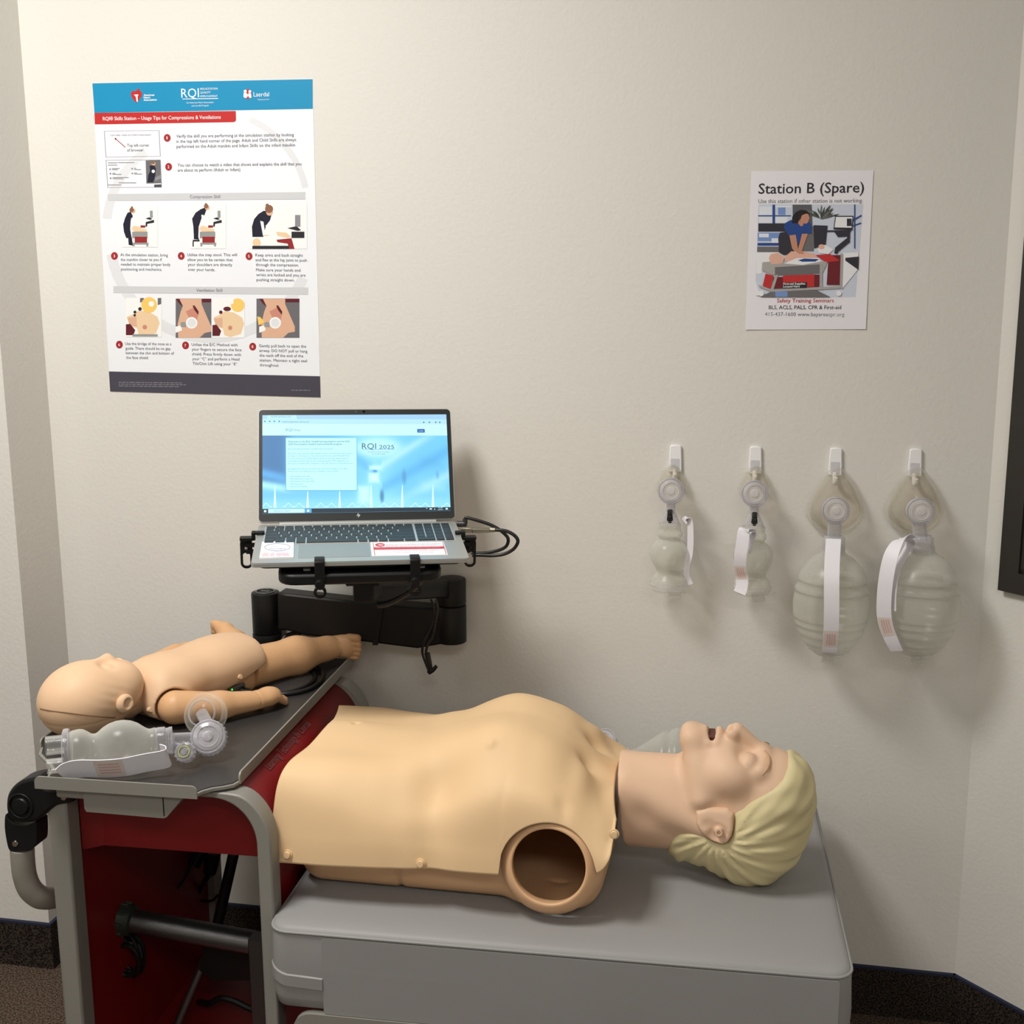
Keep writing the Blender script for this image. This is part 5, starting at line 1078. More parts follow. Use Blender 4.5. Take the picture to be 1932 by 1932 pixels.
def bhead(a, l, h):
    b = l-HL; s = abs(b)
    d = sd_ell((-.104, 0, .066), (.078, .0665, .0640))(a, b, h)
    d = smin(d, sd_ell((-.056, 0, .070), (.048, .056, .050))(a, b, h), .025)
    d = smin(d, sd_ell((-.040, .027, .082), (.028, .027, .030))(a, s, h), .02)
    d = smin(d, sd_ell((-.023, 0, .094), (.016, .020, .016))(a, b, h), .014)
    d = smin(d, sd_cone((-.072, 0, .119), (-.054, 0, .1245), .006, .0085)(a, b, h), .010)
    d = smin(d, sd_ell((-.0515, .0065, .1205), (.006, .0055, .006))(a, s, h), .006)
    d = smax(d, -sd_ell((-.071, .024, .128), (.012, .014, .013))(a, s, h), .012)
    d = smin(d, sd_ell((-.070, .023, .113), (.009, .0115, .0075))(a, s, h), .004)
    d = smin(d, sd_cone((-.0405, 0, .1165), (-.0395, .010, .113), .006, .004)(a, s, h), .005)
    d = smin(d, sd_cone((-.0310, 0, .1125), (-.0318, .009, .110), .006, .004)(a, s, h), .005)
    d = smax(d, -sd_ell((-.0358, 0, .122), (.0022, .011, .010))(a, b, h), .002)
    d = smin(d, sd_cone((-.03, 0, .045), (.02, 0, .050), .038, .034)(a, b, h), .012)
    # seam of the scalp cap and the hair lines pressed into the side
    d = d+.0018*np.exp(-((h-.040+.03*(a+.10))/.0013)**2)*np.where(a < -.03, 1, 0)
    return d+.00045*np.sin(420*(h+.35*a)+60*a)*np.exp(-((a+.085)/.03)**2-((h-.075)/.025)**2)
def mkn(name, f, lo, hi, h, m, parent, relax=2):
    cs = [I3(a, l, c) for a in (lo[0], hi[0]) for l in (lo[1], hi[1]) for c in (lo[2], hi[2])]
    L = [min(c[i] for c in cs) for i in range(3)]; H_ = [max(c[i] for c in cs) for i in range(3)]
    def g(a, l, c):
        return np.maximum(f(a, l, c), np.maximum(np.maximum(lo[0]-a, a-hi[0]), np.maximum(lo[1]-l, l-hi[1])))
    return netobj(name, loc(g), L, H_, h, m, parent, relax)
bh = mkn('head', bhead, (-.185, -.095, 0), (.03, .065, .14), .0024, babym, inf)
def bear(a, l, h):
    d = sd_ell((-.072, .0455, .062), (.0160, .010, .0165))(a, l, h)
    d = smax(d, -sd_ell((-.070, .057, .063), (.0090, .010, .0100))(a, l, h), .003)
    return smin(d, sd_ell((-.062, .0475, .058), (.005, .005, .007))(a, l, h), .003)
def caster(o):
    me = o.data; I = INV[o].inverted(); b = BVHTree.FromPolygons([I @ v.co for v in me.vertices], [tuple(p.vertices) for p in me.polygons])
    return lambda u, v: b.ray_cast(Vector((0, 0, CAMZ)), ray(u, v).normalized())[0]
hc = caster(bh); sl_ = [hc(u, v) for u, v in ((76, 1337), (84, 1339), (95, 1341), (120, 1344), (150, 1348), (185, 1352), (215, 1354), (240, 1355), (258, 1356))]
obj('scalp_seam', tube([p for p in sl_ if p], .0010, 6, 4), seam, bh)
mkn('ear', bear, (-.095, .03, .03), (-.05, .065, .09), .0014, babym, bh, 1)
def btorso(a, l, h):
    b = l+.008; s = abs(b)
    d = sd_rbox((.122, 0, .050), (.136, .066, .046), .040)(a, b, h)
    d = smin(d, sd_ell((.06, 0, .062), (.068, .064, .040))(a, b, h), .02)
    d = smin(d, sd_ell((.172, 0, .063), (.098, .067, .046))(a, b, h), .02)
    d = smin(d, sd_cone((.018, .046, .034), (.022, .056, .032), .034, .030)(a, s, h), .02)
    cut = .016+.038*np.clip((a-.09)/.14, 0, 1)
    d = smax(d, cut-h, .002)
    d = np.maximum(d, a-.234)
    return smax(d, -sd_cone((.014, .064, .034), (.034, .090, .030), .0325, .0325)(a, l, h), .003)
bt_ = mkn('chest_skin', btorso, (-.03, -.095, .005), (.245, .085, .115), .0024, babym, inf)
mkn('back_shell', lambda a, l, h: sd_rbox((.112, -.008, .026), (.112, .055, .0255), .018)(a, l, h), (-.01, -.08, -.002), (.24, .06, .06), .003, limbm, inf)
def barm(a, l, h):
    d = sd_cone((.014, .066, .034), (.078, .106, .027), .0295, .0235)(a, l, h)
    d = smin(d, sd_cone((.078, .106, .027), (.138, .131, .024), .0235, .0175)(a, l, h), .012)
    d = smin(d, sd_ell((.163, .133, .024), (.029, .022, .0175))(a, l, h), .008)
    for k, (la, lh, ln_) in enumerate(((.1205, .016, .195), (.1285, .017, .2005), (.1365, .016, .199), (.1445, .014, .192))):
        d = smin(d, sd_cone((.176, la+.002, .022), (ln_+.004, la, lh-.008), .0072, .0054)(a, l, h), .0025)
    d = smin(d, sd_cone((.150, .117, .018), (.172, .108, .009), .0065, .0048)(a, l, h), .003)
    d = d+.0012*np.exp(-((a-.137)/.0016)**2)
    return d
mkn('arm', barm, (-.03, .035, 0), (.225, .17, .07), .0018, limbm, inf, 1)
def bleg(a, l, h):
    a = a+.0*l
    d = sd_cone((.215, .014, .040), (.330, .034, .040), .0400, .0345)(a, l, h)
    d = smin(d, sd_cone((.330, .034, .040), (.405, .040, .036), .0345, .0235)(a, l, h), .02)
    d = smin(d, sd_cone((.405, .040, .036), (.430, .046, .036), .0225, .0215)(a, l, h), .012)
    d = smin(d, sd_ell((.440, .060, .0365), (.019, .026, .0255))(a, l, h), .010)
    for k in range(5):
        r = (.0088, .0070, .0066, .0062, .0058)[k]; hh = (.0560, .0440, .0340, .0245, .0158)[k]; ll = (.0880, .0920, .0915, .0890, .0850)[k]
        d = smin(d, sd_cone((.440, ll-.018, hh), (.4450, ll, hh), r*.95, r)(a, l, h), .0012)
    d = d+.0010*np.exp(-((a-.422)/.0016)**2)
    return np.maximum(d, .215-a)
mkn('leg', bleg, (.18, -.04, 0), (.475, .115, .1), .0018, limbm, inf, 1)
def bleg2(a, l, h):
    d = sd_cone((.228, -.034, .045), (.262, -.070, .055), .040, .033)(a, l, h)
    d = smin(d, sd_cone((.262, -.072, .060), (.268, -.100, .082), .026, .0165)(a, l, h), .015)
    d = smin(d, sd_cone((.268, -.100, .082), (.266, -.122, .091), .0155, .0105)(a, l, h), .008)
    for k in range(3): d = smin(d, sd_cone((.266, -.120, .092-.008*k), (.262, -.130, .095-.009*k), .0062, .0056)(a, l, h), .003)
    return np.maximum(d, .224-a)
mkn('leg', bleg2, (.2, -.15, 0), (.32, .02, .12), .0026, limbm, inf)
def barm2(a, l, h):
    d = sd_cone((.012, -.090, .036), (.090, -.110, .050), .028, .022)(a, l, h)
    d = smin(d, sd_cone((.090, -.110, .050), (.160, -.118, .062), .022, .017)(a, l, h), .012)
    return smin(d, sd_ell((.185, -.118, .062), (.026, .018, .014))(a, l, h), .008)
mkn('arm', barm2, (-.03, -.15, 0), (.22, -.05, .1), .0026, limbm, inf)
tc_ = caster(bt_)
for u_, v_ in ((283, 1339), (452, 1277)):
    p = tc_(u_, v_)
    if not p: continue
    obj('skin_peg', lathe([(0, .004), (.004, .0038), (.0048, .0025), (.0048, -.004)], p, e2+Vector((0, 0, .25)), 18), babym, bt_)
led = snap(loc(btorso), I3(.150, .05, .02))
obj('connector_panel', box((0, 0, 0), (.040, .010, .022), .003, 2, Matrix.Translation(I3(.165, .046, .018)) @ Matrix((e1, e2, Vector((0, 0, 1)))).transposed().to_4x4()), mat('clear_grey_panel', (.10, .10, .095), .25), inf)
obj('status_light', lathe([(0, .0016), (.0014, .001), (.0016, 0)], I3(.152, .0512, .024), e2, 12), em('green_led', 70, 235, 60, 2.0), inf)
one('cable', tube([I3(.172, .052, .018), I3(.185, .066, .012), Vector((-.835, 1.955, TZ+.0048)), Vector((-.803, 1.962, TZ+.0048)), Vector((-.775, 1.985, TZ+.0048)), Vector((-.764, 2.03, TZ+.0048)), Vector((-.775, 2.085, TZ+.0048)), Vector((-.80, 2.12, TZ+.0048)), Vector((-.83, 2.13, TZ+.0048))], lambda t: .0065 if t < .12 else .0042, 10, 6), cord, 'black lead plugged into the infant side and curving round the black pad', 'cable')
# ================================================================== bag valve masks
clr = clear('clear_plastic', (.97, .97, .96), (.80, .80, .80), .05, .62, .07, .35)
clr2 = clear('clear_thick_plastic', (.90, .90, .92), (.76, .75, .79), .16, .76, .09, .4)
mskm = clear('clear_mask_dome', (.90, .865, .80), (.75, .71, .64), .04, .50, .06, .3)
cush = clear('clear_mask_cushion', (.97, .965, .95), (.82, .80, .75), .08, .55, .10, .35)
bagm = clear('frosted_silicone', (.92, .92, .89), (.80, .80, .75), .20, .68, .25, .45, .6)
dskm = clear('milky_valve', (.9, .9, .93), (.82, .81, .86), .32, .74, .14, .4)
strm = mat('white_strap', srgb(238, 236, 244), .55, bump=(900, .15)); slab_m = mat('strap_label', srgb(226, 214, 208), .5); slab_i = mat('strap_label_ink', srgb(216, 176, 172), .5)
whp = mat('white_plastic', (.90, .90, .915), .3)
def ribbon(path, wdir, wd, th=.0012, n=6):
    """flat strap: path points, width direction (one vector or a list)"""
    P = smooth_path(path, n); V = []; F = []
    W = [Vector(wdir)]*len(P) if not isinstance(wdir, list) else smooth_path(wdir, n)
    for i, p in enumerate(P):
        t = (P[min(i+1, len(P)-1)]-P[max(i-1, 0)]).normalized(); s = W[i]; s = (s-t*s.dot(t)).normalized(); u = s.cross(t)
        for a, b in ((-1, -1), (1, -1), (1, 1), (-1, 1)): V.append(p+s*(a*wd/2)+u*(b*th/2))
    for i in range(len(P)-1):
        for j in range(4): F.append((4*i+j, 4*i+(j+1) % 4, 4*i+4+(j+1) % 4, 4*i+4+j))
    F += [(0, 1, 2, 3), tuple(len(V)-4+q for q in (3, 2, 1, 0))]
    return V, F, P, W
def strap(root, path, wdir, wd, lab=None, th=.0012, side=1, end=True):
    V, F, P, W = ribbon(path, wdir, wd, th); o = obj('strap', (V, F), strm, root, ang=30)
    if lab:
        i0, i1 = int(lab[0]*(len(P)-1)), int(lab[1]*(len(P)-1)); q = []; ink = []
        for i in range(i0, i1+1):
            t = (P[min(i+1, len(P)-1)]-P[max(i-1, 0)]).normalized(); s = W[i]; s = (s-t*s.dot(t)).normalized(); u = s.cross(t)*side
            q.append((P[i], s, u))
        k = wd*.46; V = []
        for p, s, u in q: V += [p-s*k+u*(th/2+.0003), p+s*k+u*(th/2+.0003)]
        lo = obj('strap_label', (V, [(2*i, 2*i+1, 2*i+3, 2*i+2) for i in range(len(q)-1)]), slab_m, o, flat=True, recalc=False)
        V = []; F = []
        for c0 in (-.26, -.10, .06, .22):
            b = len(V)
            for p, s, u in q[1:-1]: V += [p+s*wd*c0+u*(th/2+.0006), p+s*wd*(c0+.07)+u*(th/2+.0006)]
            F += [(b+2*i, b+2*i+1, b+2*i+3, b+2*i+2) for i in range(len(q)-3)]
        if F: obj('label_print', (V, F), slab_i, lo, flat=True, recalc=False)
    return o
HOOK0 = None
def hook(u, v, label):
    global HOOK0
    c = onY(u, v, YB)
    if HOOK0 is None:
        h = thing('wall_hook', label, 'hook', c, 0, 'white adhesive hooks on the back wall')
        def HK(x, z, y): return Vector((c.x+x*1.28, YB-y, c.z+z))
        pl_ = [(-.0082, .0225), (-.0070, .0240), (0, .0250), (.0070, .0240), (.0082, .0225), (.0094, -.004), (.0102, -.026), (.0095, -.0275), (-.0095, -.0275), (-.0102, -.026), (-.0094, -.004)]
        o = obj('plate', prism(pl_, lambda x, z, y: HK(x, z, y), .0065), whp, h, ang=40); b = o.modifiers.new('b', 'BEVEL'); b.width = .0018; b.segments = 2; b.limit_method = 'ANGLE'; b.angle_limit = math.radians(50)
        obj('window', prism(rrect(-.0066, -.024, .0066, -.0015, .0015), lambda x, z, y: HK(x, z, .0064+y), .0004), mat('grey_recess', (.62, .62, .65), .3), o, flat=True)
        obj('hook_prong', tube([HK(0, -.022, .004), HK(0, -.034, .008), HK(0, -.040, .017), HK(0, -.036, .026), HK(0, -.028, .029)], lambda t: .0048-.0012*t, 12, 5), whp, h)
        HOOK0 = h
    else:
        h = HOOK0.copy(); COL.objects.link(h); h.location = c; h['label'] = label
        for ch in list(HOOK0.children):
            k = ch.copy(); COL.objects.link(k); k.parent = h
            for g in ch.children: d = g.copy(); COL.objects.link(d); d.parent = k
    return h
TDV = [0, 2, 6, 16, 31, 46, 61, 74, 84, 94, 106, 116, 124, 129, 131]
TDW = [0, 9, 16, 26, 36.5, 45.5, 53, 57.6, 59, 57.5, 51, 41, 29, 15, 0]
def teardrop(cx, zt, zb, wmax, k, scale=1.0):
    """mask outline k=0..1; narrow at the top, full below"""
    a = 2*math.pi*k; s = (1-math.cos(a))/2
    w_ = wmax*.5*float(np.interp(s*131, TDV, TDW))/59
    return (math.copysign(w_, math.sin(a)), zt+(zb-zt)*s)
def mask_on_wall(root, cx, zt, zb, wmax, yb, depth, valve, vr):
    """face mask seen from outside: rim cushion against the wall, dome rising to the valve port"""
    N_ = 64; zc = valve.z
    base = [teardrop(cx, zt, zb, wmax, i/N_) for i in range(N_)]; zm = sum(b[1] for b in base)/N_
    def ringat(sc, y, shift): return [Vector((cx+x*sc+(valve.x-cx)*shift, y, (zm+(z-zm)*sc)*(1-shift)+(zc+(z-zm)*sc)*shift)) for x, z in base]
    r0 = ringat(1, yb, 0); cen = smooth_path(r0, 1, True)
    cr = wmax*.075; secs = []
    for i in range(N_):
        p = r0[i]; q = Vector((cx, yb, zm)); o_ = (p-q); o_.y = 0; o_.normalize()
        secs.append([p-o_*cr+o_*(cr*math.cos(a*math.pi/5))+Vector((0, -cr*math.sin(a*math.pi/5), 0)) for a in range(10)])
    V = [v for s in secs for v in s]; F = [(i*10+j, ((i+1) % N_)*10+j, ((i+1) % N_)*10+(j+1) % 10, i*10+(j+1) % 10) for i in range(N_) for j in range(10)]
    obj('cushion', (V, F), cush, root, ang=180)
    rr = [ringat(.86, yb-cr*.6, 0), ringat(.80, yb-depth*.30, .08), ringat(.68, yb-depth*.58, .25), ringat(.50, yb-depth*.80, .5), ringat(.34, yb-depth*.93, .8), ringat(.22, yb-depth, 1)]
    V = [v for r in rr for v in r]; F = [(i*N_+k, i*N_+(k+1) % N_, (i+1)*N_+(k+1) % N_, (i+1)*N_+k) for i in range(len(rr)-1) for k in range(N_)]
    obj('mask_dome', (V, F), mskm, root, ang=180)
def valve_disc(root, c, d, r, th):
    v = obj('patient_valve', lathe([(r*.55, 0), (r*.9, .001), (r, .004), (r, th-.003), (r*.93, th), (r*.86, th)], c, d, 48, cap=False), clr2, root)
    obj('valve_cover', lathe([(r*.88, th-.002), (r*.80, th+.0015), (r*.60, th+.0030), (r*.56, th+.0010), (r*.34, th+.0007), (r*.30, th+.0022), (r*.24, th+.0028), (0, th+.0030)], c, d, 48, cap=False), dskm, v)
    obj('valve_ring', torus(Vector(c)+Vector(d).normalized()*(th-.001), d, r*.95, .0016, 48), clr2, v)
    return v
def px2z(v, u, Y): return onY(u, v, Y).z
def bvm_adult(u0, mx, label, straps, um, vm, ub):
    """u0 hook column, um/vm valve centre, ub bag column"""
    root = thing('bag_valve_mask', label, 'resuscitator', onY(u0, 1000, YB-.002), 0, 'bag valve masks hanging on the wall hooks')
    Yc = YB-.078; ms = (WALLY-.062)/2200.
    zt, zb = px2z(884, u0, YB-.03), px2z(1014, u0, YB-.03); cx = onY(mx, 950, YB-.03).x
    vc = onY(um, vm, YB-.082); vc.y = YB-.055
    mask_on_wall(root, cx, zt, zb, .106, YB-.012, .058, Vector((vc.x, 0, vc.z+.006)), .03)
    vd = Vector((0, -1, .10)).normalized(); valve_disc(root, vc, vd, .0245, .028)
    Yb_ = YB-.073; bx = onY(ub, 1120, Yb_).x
    Z = lambda v: px2z(v, ub, Yb_)
    tv = Vector((vc.x, YB-.070, vc.z-.018))
    obj('connector', J(cyl(tv, (lerp(vc.x, bx, .4), Yb_, Z(1020)), .0125, .0125, 28), lathe([(.0150, 0), (.0190, -.004), (.0200, -.012), (.0205, -.026), (.0190, -.034)], (lerp(vc.x, bx, .7), Yb_, Z(1010)), (0, 0, 1), 36, cap=False)), clr2, root)
    prof = [(1028, 18.5), (1040, 20.5), (1046, 26), (1053, 38), (1062, 47), (1074, 56), (1087, 61.8), (1091, 63.6), (1093, 63.2), (1095, 60.6), (1104, 65.0), (1110, 68.6), (1112, 68.2), (1114, 65.6), (1121, 68.8), (1136, 70.5), (1152, 70), (1160, 69.2), (1163, 68.4), (1165, 65.6), (1172, 66.4), (1176, 65.4), (1178, 62.6), (1186, 61.6), (1193, 58.8), (1196, 55.4), (1206, 51.4), (1210, 49.2), (1212, 46), (1217, 43), (1224, 38), (1229, 31), (1231, 27)]
    obj('squeeze_bag', lathe([(r*.00098, Z(v)) for v, r in prof], (bx, Yb_, 0), (0, 0, 1), 64, cap=False), bagm, root, ang=180)
    obj('inlet_valve', J(lathe([(.030, Z(1216)), (.032, Z(1219)), (.032, Z(1224)), (.027, Z(1233)), (.0135, Z(1234))], (bx, Yb_, 0), (0, 0, 1), 44, cap=False), lathe([(.0125, Z(1233)), (.0125, Z(1252)), (.011, Z(1252)), (.011, Z(1233))], (bx, Yb_, 0), (0, 0, 1), 28, cap=False)), clr, root)
    for s in straps: strap(root, [onY(u, v, YB-y) for u, v, y in s['p']], [Vector(q) for q in s['w']] if isinstance(s['w'], list) else s['w'], s['wd'], s.get('lab'), side=s.get('side', 1))
    return root
def bvm_child(u0, label, vm, strapdef, dx=0, dv=0):
    root = thing('bag_valve_mask', label, 'resuscitator', onY(u0, 1000, YB-.002), 0, 'bag valve masks hanging on the wall hooks')
    cx = onY(u0+dx, 915, YB-.03).x; zt, zb = px2z(877+dv*.5, u0, YB-.03), px2z(948+dv, u0, YB-.03)
    vc = onY(u0+dx-1, vm, YB-.07); vc.y = YB-.048
    mask_on_wall(root, cx, zt, zb, .061, YB-.012, .048, Vector((vc.x, 0, vc.z+.004)), .03)
    valve_disc(root, vc, Vector((0, -1, .22)).normalized(), .0245, .022)
    Yb_ = YB-.050; Z = lambda v: px2z(v+dv, u0, Yb_); bx = cx
    obj('connector', J(cyl((vc.x, Yb_, vc.z-.016), (bx, Yb_, Z(968)), .0085, .0085, 24), lathe([(.0085, Z(964)), (.0115, Z(970)), (.0150, Z(978)), (.0178, Z(985)), (.0178, Z(990)), (.0168, Z(990.5))], (bx, Yb_, 0), (0, 0, 1), 36, cap=False)), clr2, root)
    pv = Vector((bx, Yb_-.014, Z(972)))
    obj('pressure_valve', J(lathe([(.0052, 0), (.0052, .006), (.0030, .0062)], pv+Vector((0, 0, .006)), (0, -.35, 1), 20), *[torus(pv+Vector((0, -.002, .004-.0032*k)), (0, -.5, 1), .0042+.0003*k, .0010, 20, 6) for k in range(4)], cyl(pv+Vector((0, 0, -.012)), pv+Vector((0, -.001, -.002)), .0032, .0045, 16)), mat('valve_metal', (.10, .10, .10), .2, .9), root)
    prof = [(988, 21), (991, 21.5), (994, 20.5), (1000, 21), (1004, 23.5), (1009, 24), (1013, 22.5), (1016, 20), (1018, 21), (1022, 27), (1028, 32.5), (1036, 36), (1045, 37.2), (1054, 36), (1062, 32.8), (1069, 28.5), (1075, 25.3), (1079, 24.6), (1082, 25.5), (1086, 29), (1091, 33), (1096, 35), (1101, 35.4)]
    obj('squeeze_bag', lathe([(r*.00098, Z(v)) for v, r in prof], (bx, Yb_, 0), (0, 0, 1), 56, cap=False), bagm, root, ang=180)
    obj('inlet_valve', J(lathe([(.0352, Z(1098)), (.0362, Z(1100)), (.0362, Z(1103)), (.0345, Z(1105)), (.0350, Z(1108)), (.030, Z(1114)), (.012, Z(1115.5))], (bx, Yb_, 0), (0, 0, 1), 52, cap=False), cyl((bx+.012, Yb_-.006, Z(1126)), (bx+.012, Yb_-.006, Z(1113)), .0125, n=28), cyl((bx+.028, Yb_-.016, Z(1112)), (bx+.0365, Yb_-.018, Z(1109)), .0022, n=10)), clr, root)
    for s in strapdef: strap(root, [onY(u, v, YB-y) for u, v, y in s['p']], [Vector(q) for q in s['w']] if isinstance(s['w'], list) else s['w'], s['wd'], s.get('lab'), side=s.get('side', 1))
    return root
hook(1274.5, 863, 'leftmost white adhesive hook, above the small mask with its strap on the right')
hook(1425, 866, 'white adhesive hook, second from the left, above the small mask with a crossing strap')
hook(1576, 869, 'white adhesive hook, second from the right, above the big bag with a centred strap')
hook(1726, 871, 'rightmost white adhesive hook, above the big bag with a looped strap')
bvm_child(1267, 'leftmost of four hanging resuscitators, small round bag with its strap curling at the right', 931,
          [dict(p=[(1291, 984, .060), (1296, 979, .064), (1302, 983, .064), (1303, 1010, .062), (1302, 1040, .058), (1297, 1065, .054), (1296, 1085, .052), (1302, 1103, .055)], w=[(.8, -.6, 0), (.8, -.6, .3), (.8, -.6, 0), (.85, -.5, 0), (.85, -.5, 0), (.8, -.5, 0), (.8, -.6, 0), (.9, -.4, 0)], wd=.0135)])
bvm_child(1423, 'second resuscitator from the left, small bag with white strap crossing its left side', 936,
          [dict(p=[(1418, 1003, .086), (1410, 1000, .094), (1404, 1002, .098), (1401, 1020, .100), (1397, 1050, .100), (1396, 1075, .094), (1400, 1090, .090), (1399, 1108, .092), (1395, 1119, .094)], w=(1, -.12, .12), wd=.0225, lab=(.60, .78), side=-1), dict(p=[(1412, 1008, .078), (1421, 1003, .080), (1416, 1020, .078), (1410, 1040, .074)], w=(.6, -.9, 0), wd=.02)], dx=2, dv=5)
bvm_adult(1576, 1578, 'second resuscitator from the right, big ribbed bag with white strap down its middle',
          [dict(p=[(1571, 1020, .100), (1572, 1017, .106), (1572, 1024, .112), (1570, 1060, .132), (1569, 1100, .148), (1569, 1150, .150), (1568, 1190, .143), (1566, 1220, .132), (1565, 1231, .126)], w=(1, 0, 0), wd=.0265, lab=(.76, .88), side=-1)], 1577, 966, 1569)
bvm_adult(1726, 1728, 'rightmost of four hanging resuscitators, big ribbed bag with white strap looped out left',
          [dict(p=[(1716, 1018, .105), (1706, 1014, .116), (1692, 1026, .126), (1680, 1052, .136), (1672, 1090, .140), (1668, 1130, .138), (1668, 1160, .134), (1673, 1185, .130), (1684, 1212, .126), (1692, 1228, .122)], w=[(1, -.5, .6), (1, -.5, .7), (1, -.4, .55), (1, -.35, .3), (1, -.35, .1), (1, -.35, .0), (1, -.3, -.1), (1, -.3, -.3), (1, -.3, -.45), (1, -.3, -.5)], wd=.0255, lab=(.70, .84), side=-1),
           dict(p=[(1708, 1016, .112), (1717, 1024, .100), (1706, 1046, .102), (1692, 1072, .118), (1686, 1110, .130), (1685, 1150, .130)], w=[(.6, -.9, .3), (.5, -1, .2), (.5, -1, .2), (.4, -1, 0), (.3, -1, 0), (.3, -1, 0)], wd=.024)], 1737, 968, 1738)
# ------------------------------------------------------------------ infant resuscitator lying on the tray
ib = thing('bag_valve_mask', 'small resuscitator with round mask lying on the black tray beside the infant head', 'resuscitator', (-.93, 1.60, TZ))
A0 = onZ(136, 1416, TZ+.040); A1 = onZ(330, 1396, TZ+.040); ax = (A1-A0).normalized(); AL = (A1-A0).length
sd = ax.cross(Vector((0, 0, 1))).normalized()       # towards the camera
def T3(t, s, h): return A0+ax*t+sd*s+Vector((0, 0, h))
k_ = AL/194
pr_b = [(-6, 32), (2, 35), (14, 36.5), (22, 35.5), (30, 31), (37, 26.5), (43, 25.8), (48, 27.5), (58, 35), (70, 41), (84, 44.5), (98, 45), (112, 42.5), (124, 37.5), (133, 31.5), (140, 27), (146, 24.5), (151, 25), (156, 26), (160, 24.5)]
obj('squeeze_bag', lathe([(r*.00088, t*k_) for t, r in pr_b], A0, ax, 56, cap=False), bagm, ib, ang=180)
obj('inlet_valve', J(lathe([(.031, -2*k_), (.0345, -4*k_), (.0350, -10*k_), (.0345, -14*k_), (.0320, -16*k_), (.012, -17*k_)], A0, ax, 52, cap=False)), clr2, ib)
obj('inlet_port', J(lathe([(.0148, 0), (.0148, .026), (.0128, .026), (.0128, 0)], T3(-16*k_, -.010, .008), -ax, 32, cap=False), lathe([(.0118, 0), (.0118, .024), (.0100, .024), (.0100, 0)], T3(-15*k_, .016, -.016), -ax, 28, cap=False), cyl(T3(-14*k_, .022, -.020), T3(-36*k_, .024, -.021), .0042, n=14), cyl(T3(-14*k_, .012, -.010), T3(-26*k_, .012, -.010), .0030, n=12)), clr, ib)
obj('neck_collar', lathe([(.0215, 158*k_), (.0225, 162*k_), (.0225, 176*k_), (.0205, 177*k_), (.0205, 182*k_), (.0215, 183*k_), (.0215, 190*k_), (.014, 191*k_), (.010, 194*k_)], A0, ax, 40, cap=False), clr2, ib)
vcn = onZ(394, 1392, TZ+.036)
obj('connector', cyl(T3(188*k_, 0, .002), vcn+Vector((-.004, .006, -.002)), .0095, .0095, 24), clr2, ib)
vdir = Vector((.28, -.80, .52)).normalized(); valve_disc(ib, vcn+vdir*-.014, vdir, .0275, .026)
rim = []
obj('valve_teeth', J(*[box((0, 0, 0), (.004, .004, .010), .001, 1, Matrix.Translation(vcn-vdir*.004) @ vdir.to_track_quat('Z', 'Y').to_matrix().to_4x4() @ Matrix.Rotation(2*math.pi*q/24, 4, 'Z') @ Matrix.Translation((.0278, 0, 0))) for q in range(24)]), clr2, ib)
mc = onZ(383, 1346, TZ+.062); md = Vector((.10, -.88, .46)).normalized()
obj('mask_dome', lathe([(.0095, .010), (.016, .008), (.0235, .003), (.0285, -.006), (.0300, -.014)], mc, md, 52, cap=False), mskm, ib, ang=180)
obj('cushion', torus(mc-md*.014, md, .0315, .0050, 56, 12), cush, ib, ang=180)
obj('mask_collar', J(torus(mc+md*.006, md, .0215, .0014, 48), cyl(mc+md*.008, vcn+Vector((-.002, .010, .012)), .0098, n=24)), clr2, ib)
pc_ = onZ(350, 1420, TZ+.024); pd_ = Vector((.12, -.85, .52)).normalized()
pvv = obj('pressure_valve', lathe([(.013, -.008), (.0155, -.006), (.0162, .004), (.0150, .008), (.0112, .009), (.0105, .006), (.006, .006), (.0055, .009), (.003, .0095), (0, .0095)], pc_, pd_, 36), clr2, ib)
obj('valve_spring', torus(pc_+pd_*.0085, pd_, .0088, .0012, 32), mat('valve_yellow_green', (.38, .40, .16), .35), pvv)
obj('knurl', J(*[box((0, 0, 0), (.003, .003, .010), .0008, 1, Matrix.Translation(pc_) @ pd_.to_track_quat('Z', 'Y').to_matrix().to_4x4() @ Matrix.Rotation(2*math.pi*q/14, 4, 'Z') @ Matrix.Translation((.0160, 0, 0))) for q in range(14)]), clr2, pvv)
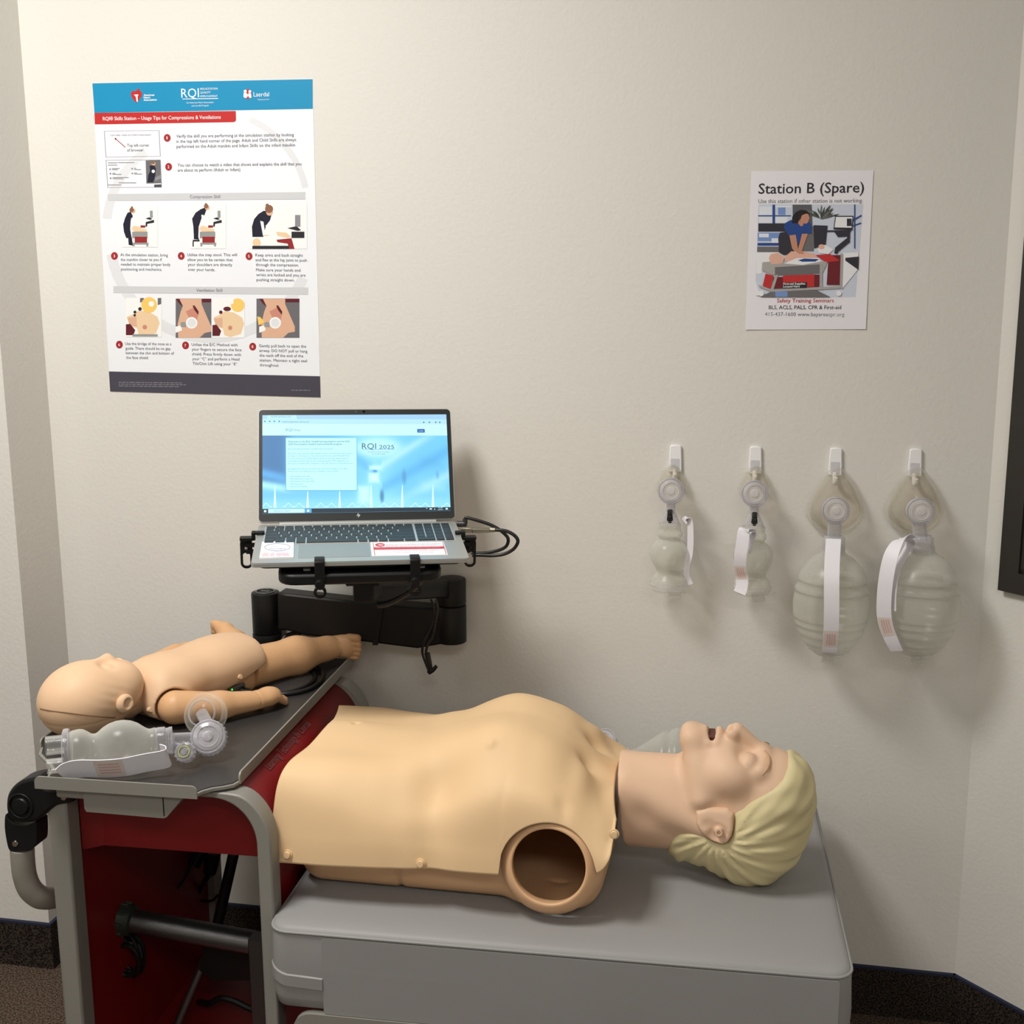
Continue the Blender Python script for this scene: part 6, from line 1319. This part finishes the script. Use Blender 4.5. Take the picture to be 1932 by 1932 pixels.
obj('valve_stem', cyl(pc_-pd_*.004, T3(186*k_, .004, -.004), .007, n=20), clr2, ib)
sp = [onZ(314, 1412, TZ+.036), onZ(326, 1416, TZ+.034), onZ(322, 1424, TZ+.030), onZ(285, 1431, TZ+.028), onZ(245, 1439, TZ+.025), onZ(205, 1442, TZ+.022), onZ(165, 1442, TZ+.021), onZ(140, 1447, TZ+.018), onZ(128, 1456, TZ+.012)]
strap(ib, [p+Vector((.0, -.017, 0)) for p in sp], (0, -.40, 1), .036, (.50, .67), th=.0014, side=1)
bkp = [onZ(322, 1408, TZ+.034), onZ(300, 1424, TZ+.018), onZ(250, 1432, TZ+.014), onZ(200, 1436, TZ+.014), onZ(160, 1440, TZ+.014)]
# ------------------------------------------------------------------ adult resuscitator behind the manikin neck
ab = thing('bag_valve_mask', 'big ribbed resuscitator lying on the mattress behind the adult manikin neck', 'resuscitator', (-.02, 2.05, .5))
b0 = Vector((-.158, 2.083, .5715)); bd = Vector((1, .02, 0)).normalized()
obj('squeeze_bag', lathe([(.018, -.012), (.022, 0), (.030, .012), (.040, .026), (.050, .040), (.0585, .054), (.0555, .058), (.0620, .067), (.0662, .078), (.0630, .082), (.0690, .092), (.0705, .11), (.069, .14), (.062, .165), (.05, .185), (.034, .2)], b0, bd, 56, cap=False), bagm, ab, ang=180)
obj('neck_collar', lathe([(.019, -.034), (.0215, -.032), (.0215, -.018), (.0205, -.012)], b0, bd, 36, cap=False), clr2, ab)
obj('connector', cyl(b0-bd*.032, b0-bd*.050, .0125, n=28), clr2, ab)
vv = b0-bd*.058+Vector((0, -.01, .018)); valve_disc(ab, vv+Vector((0, .010, .004)), Vector((-.2, -.6, .78)), .026, .024)
obj('mask_dome', lathe([(.012, -.004), (.020, -.008), (.030, -.020), (.036, -.034), (.039, -.044)], vv+Vector((0, .02, .0)), (-.1, -.15, .98), 48, cap=False), mskm, ab, ang=180)
obj('inlet_valve', lathe([(.035, .198), (.036, .202), (.036, .210), (.014, .214)], b0, bd, 40, cap=False), clr, ab)
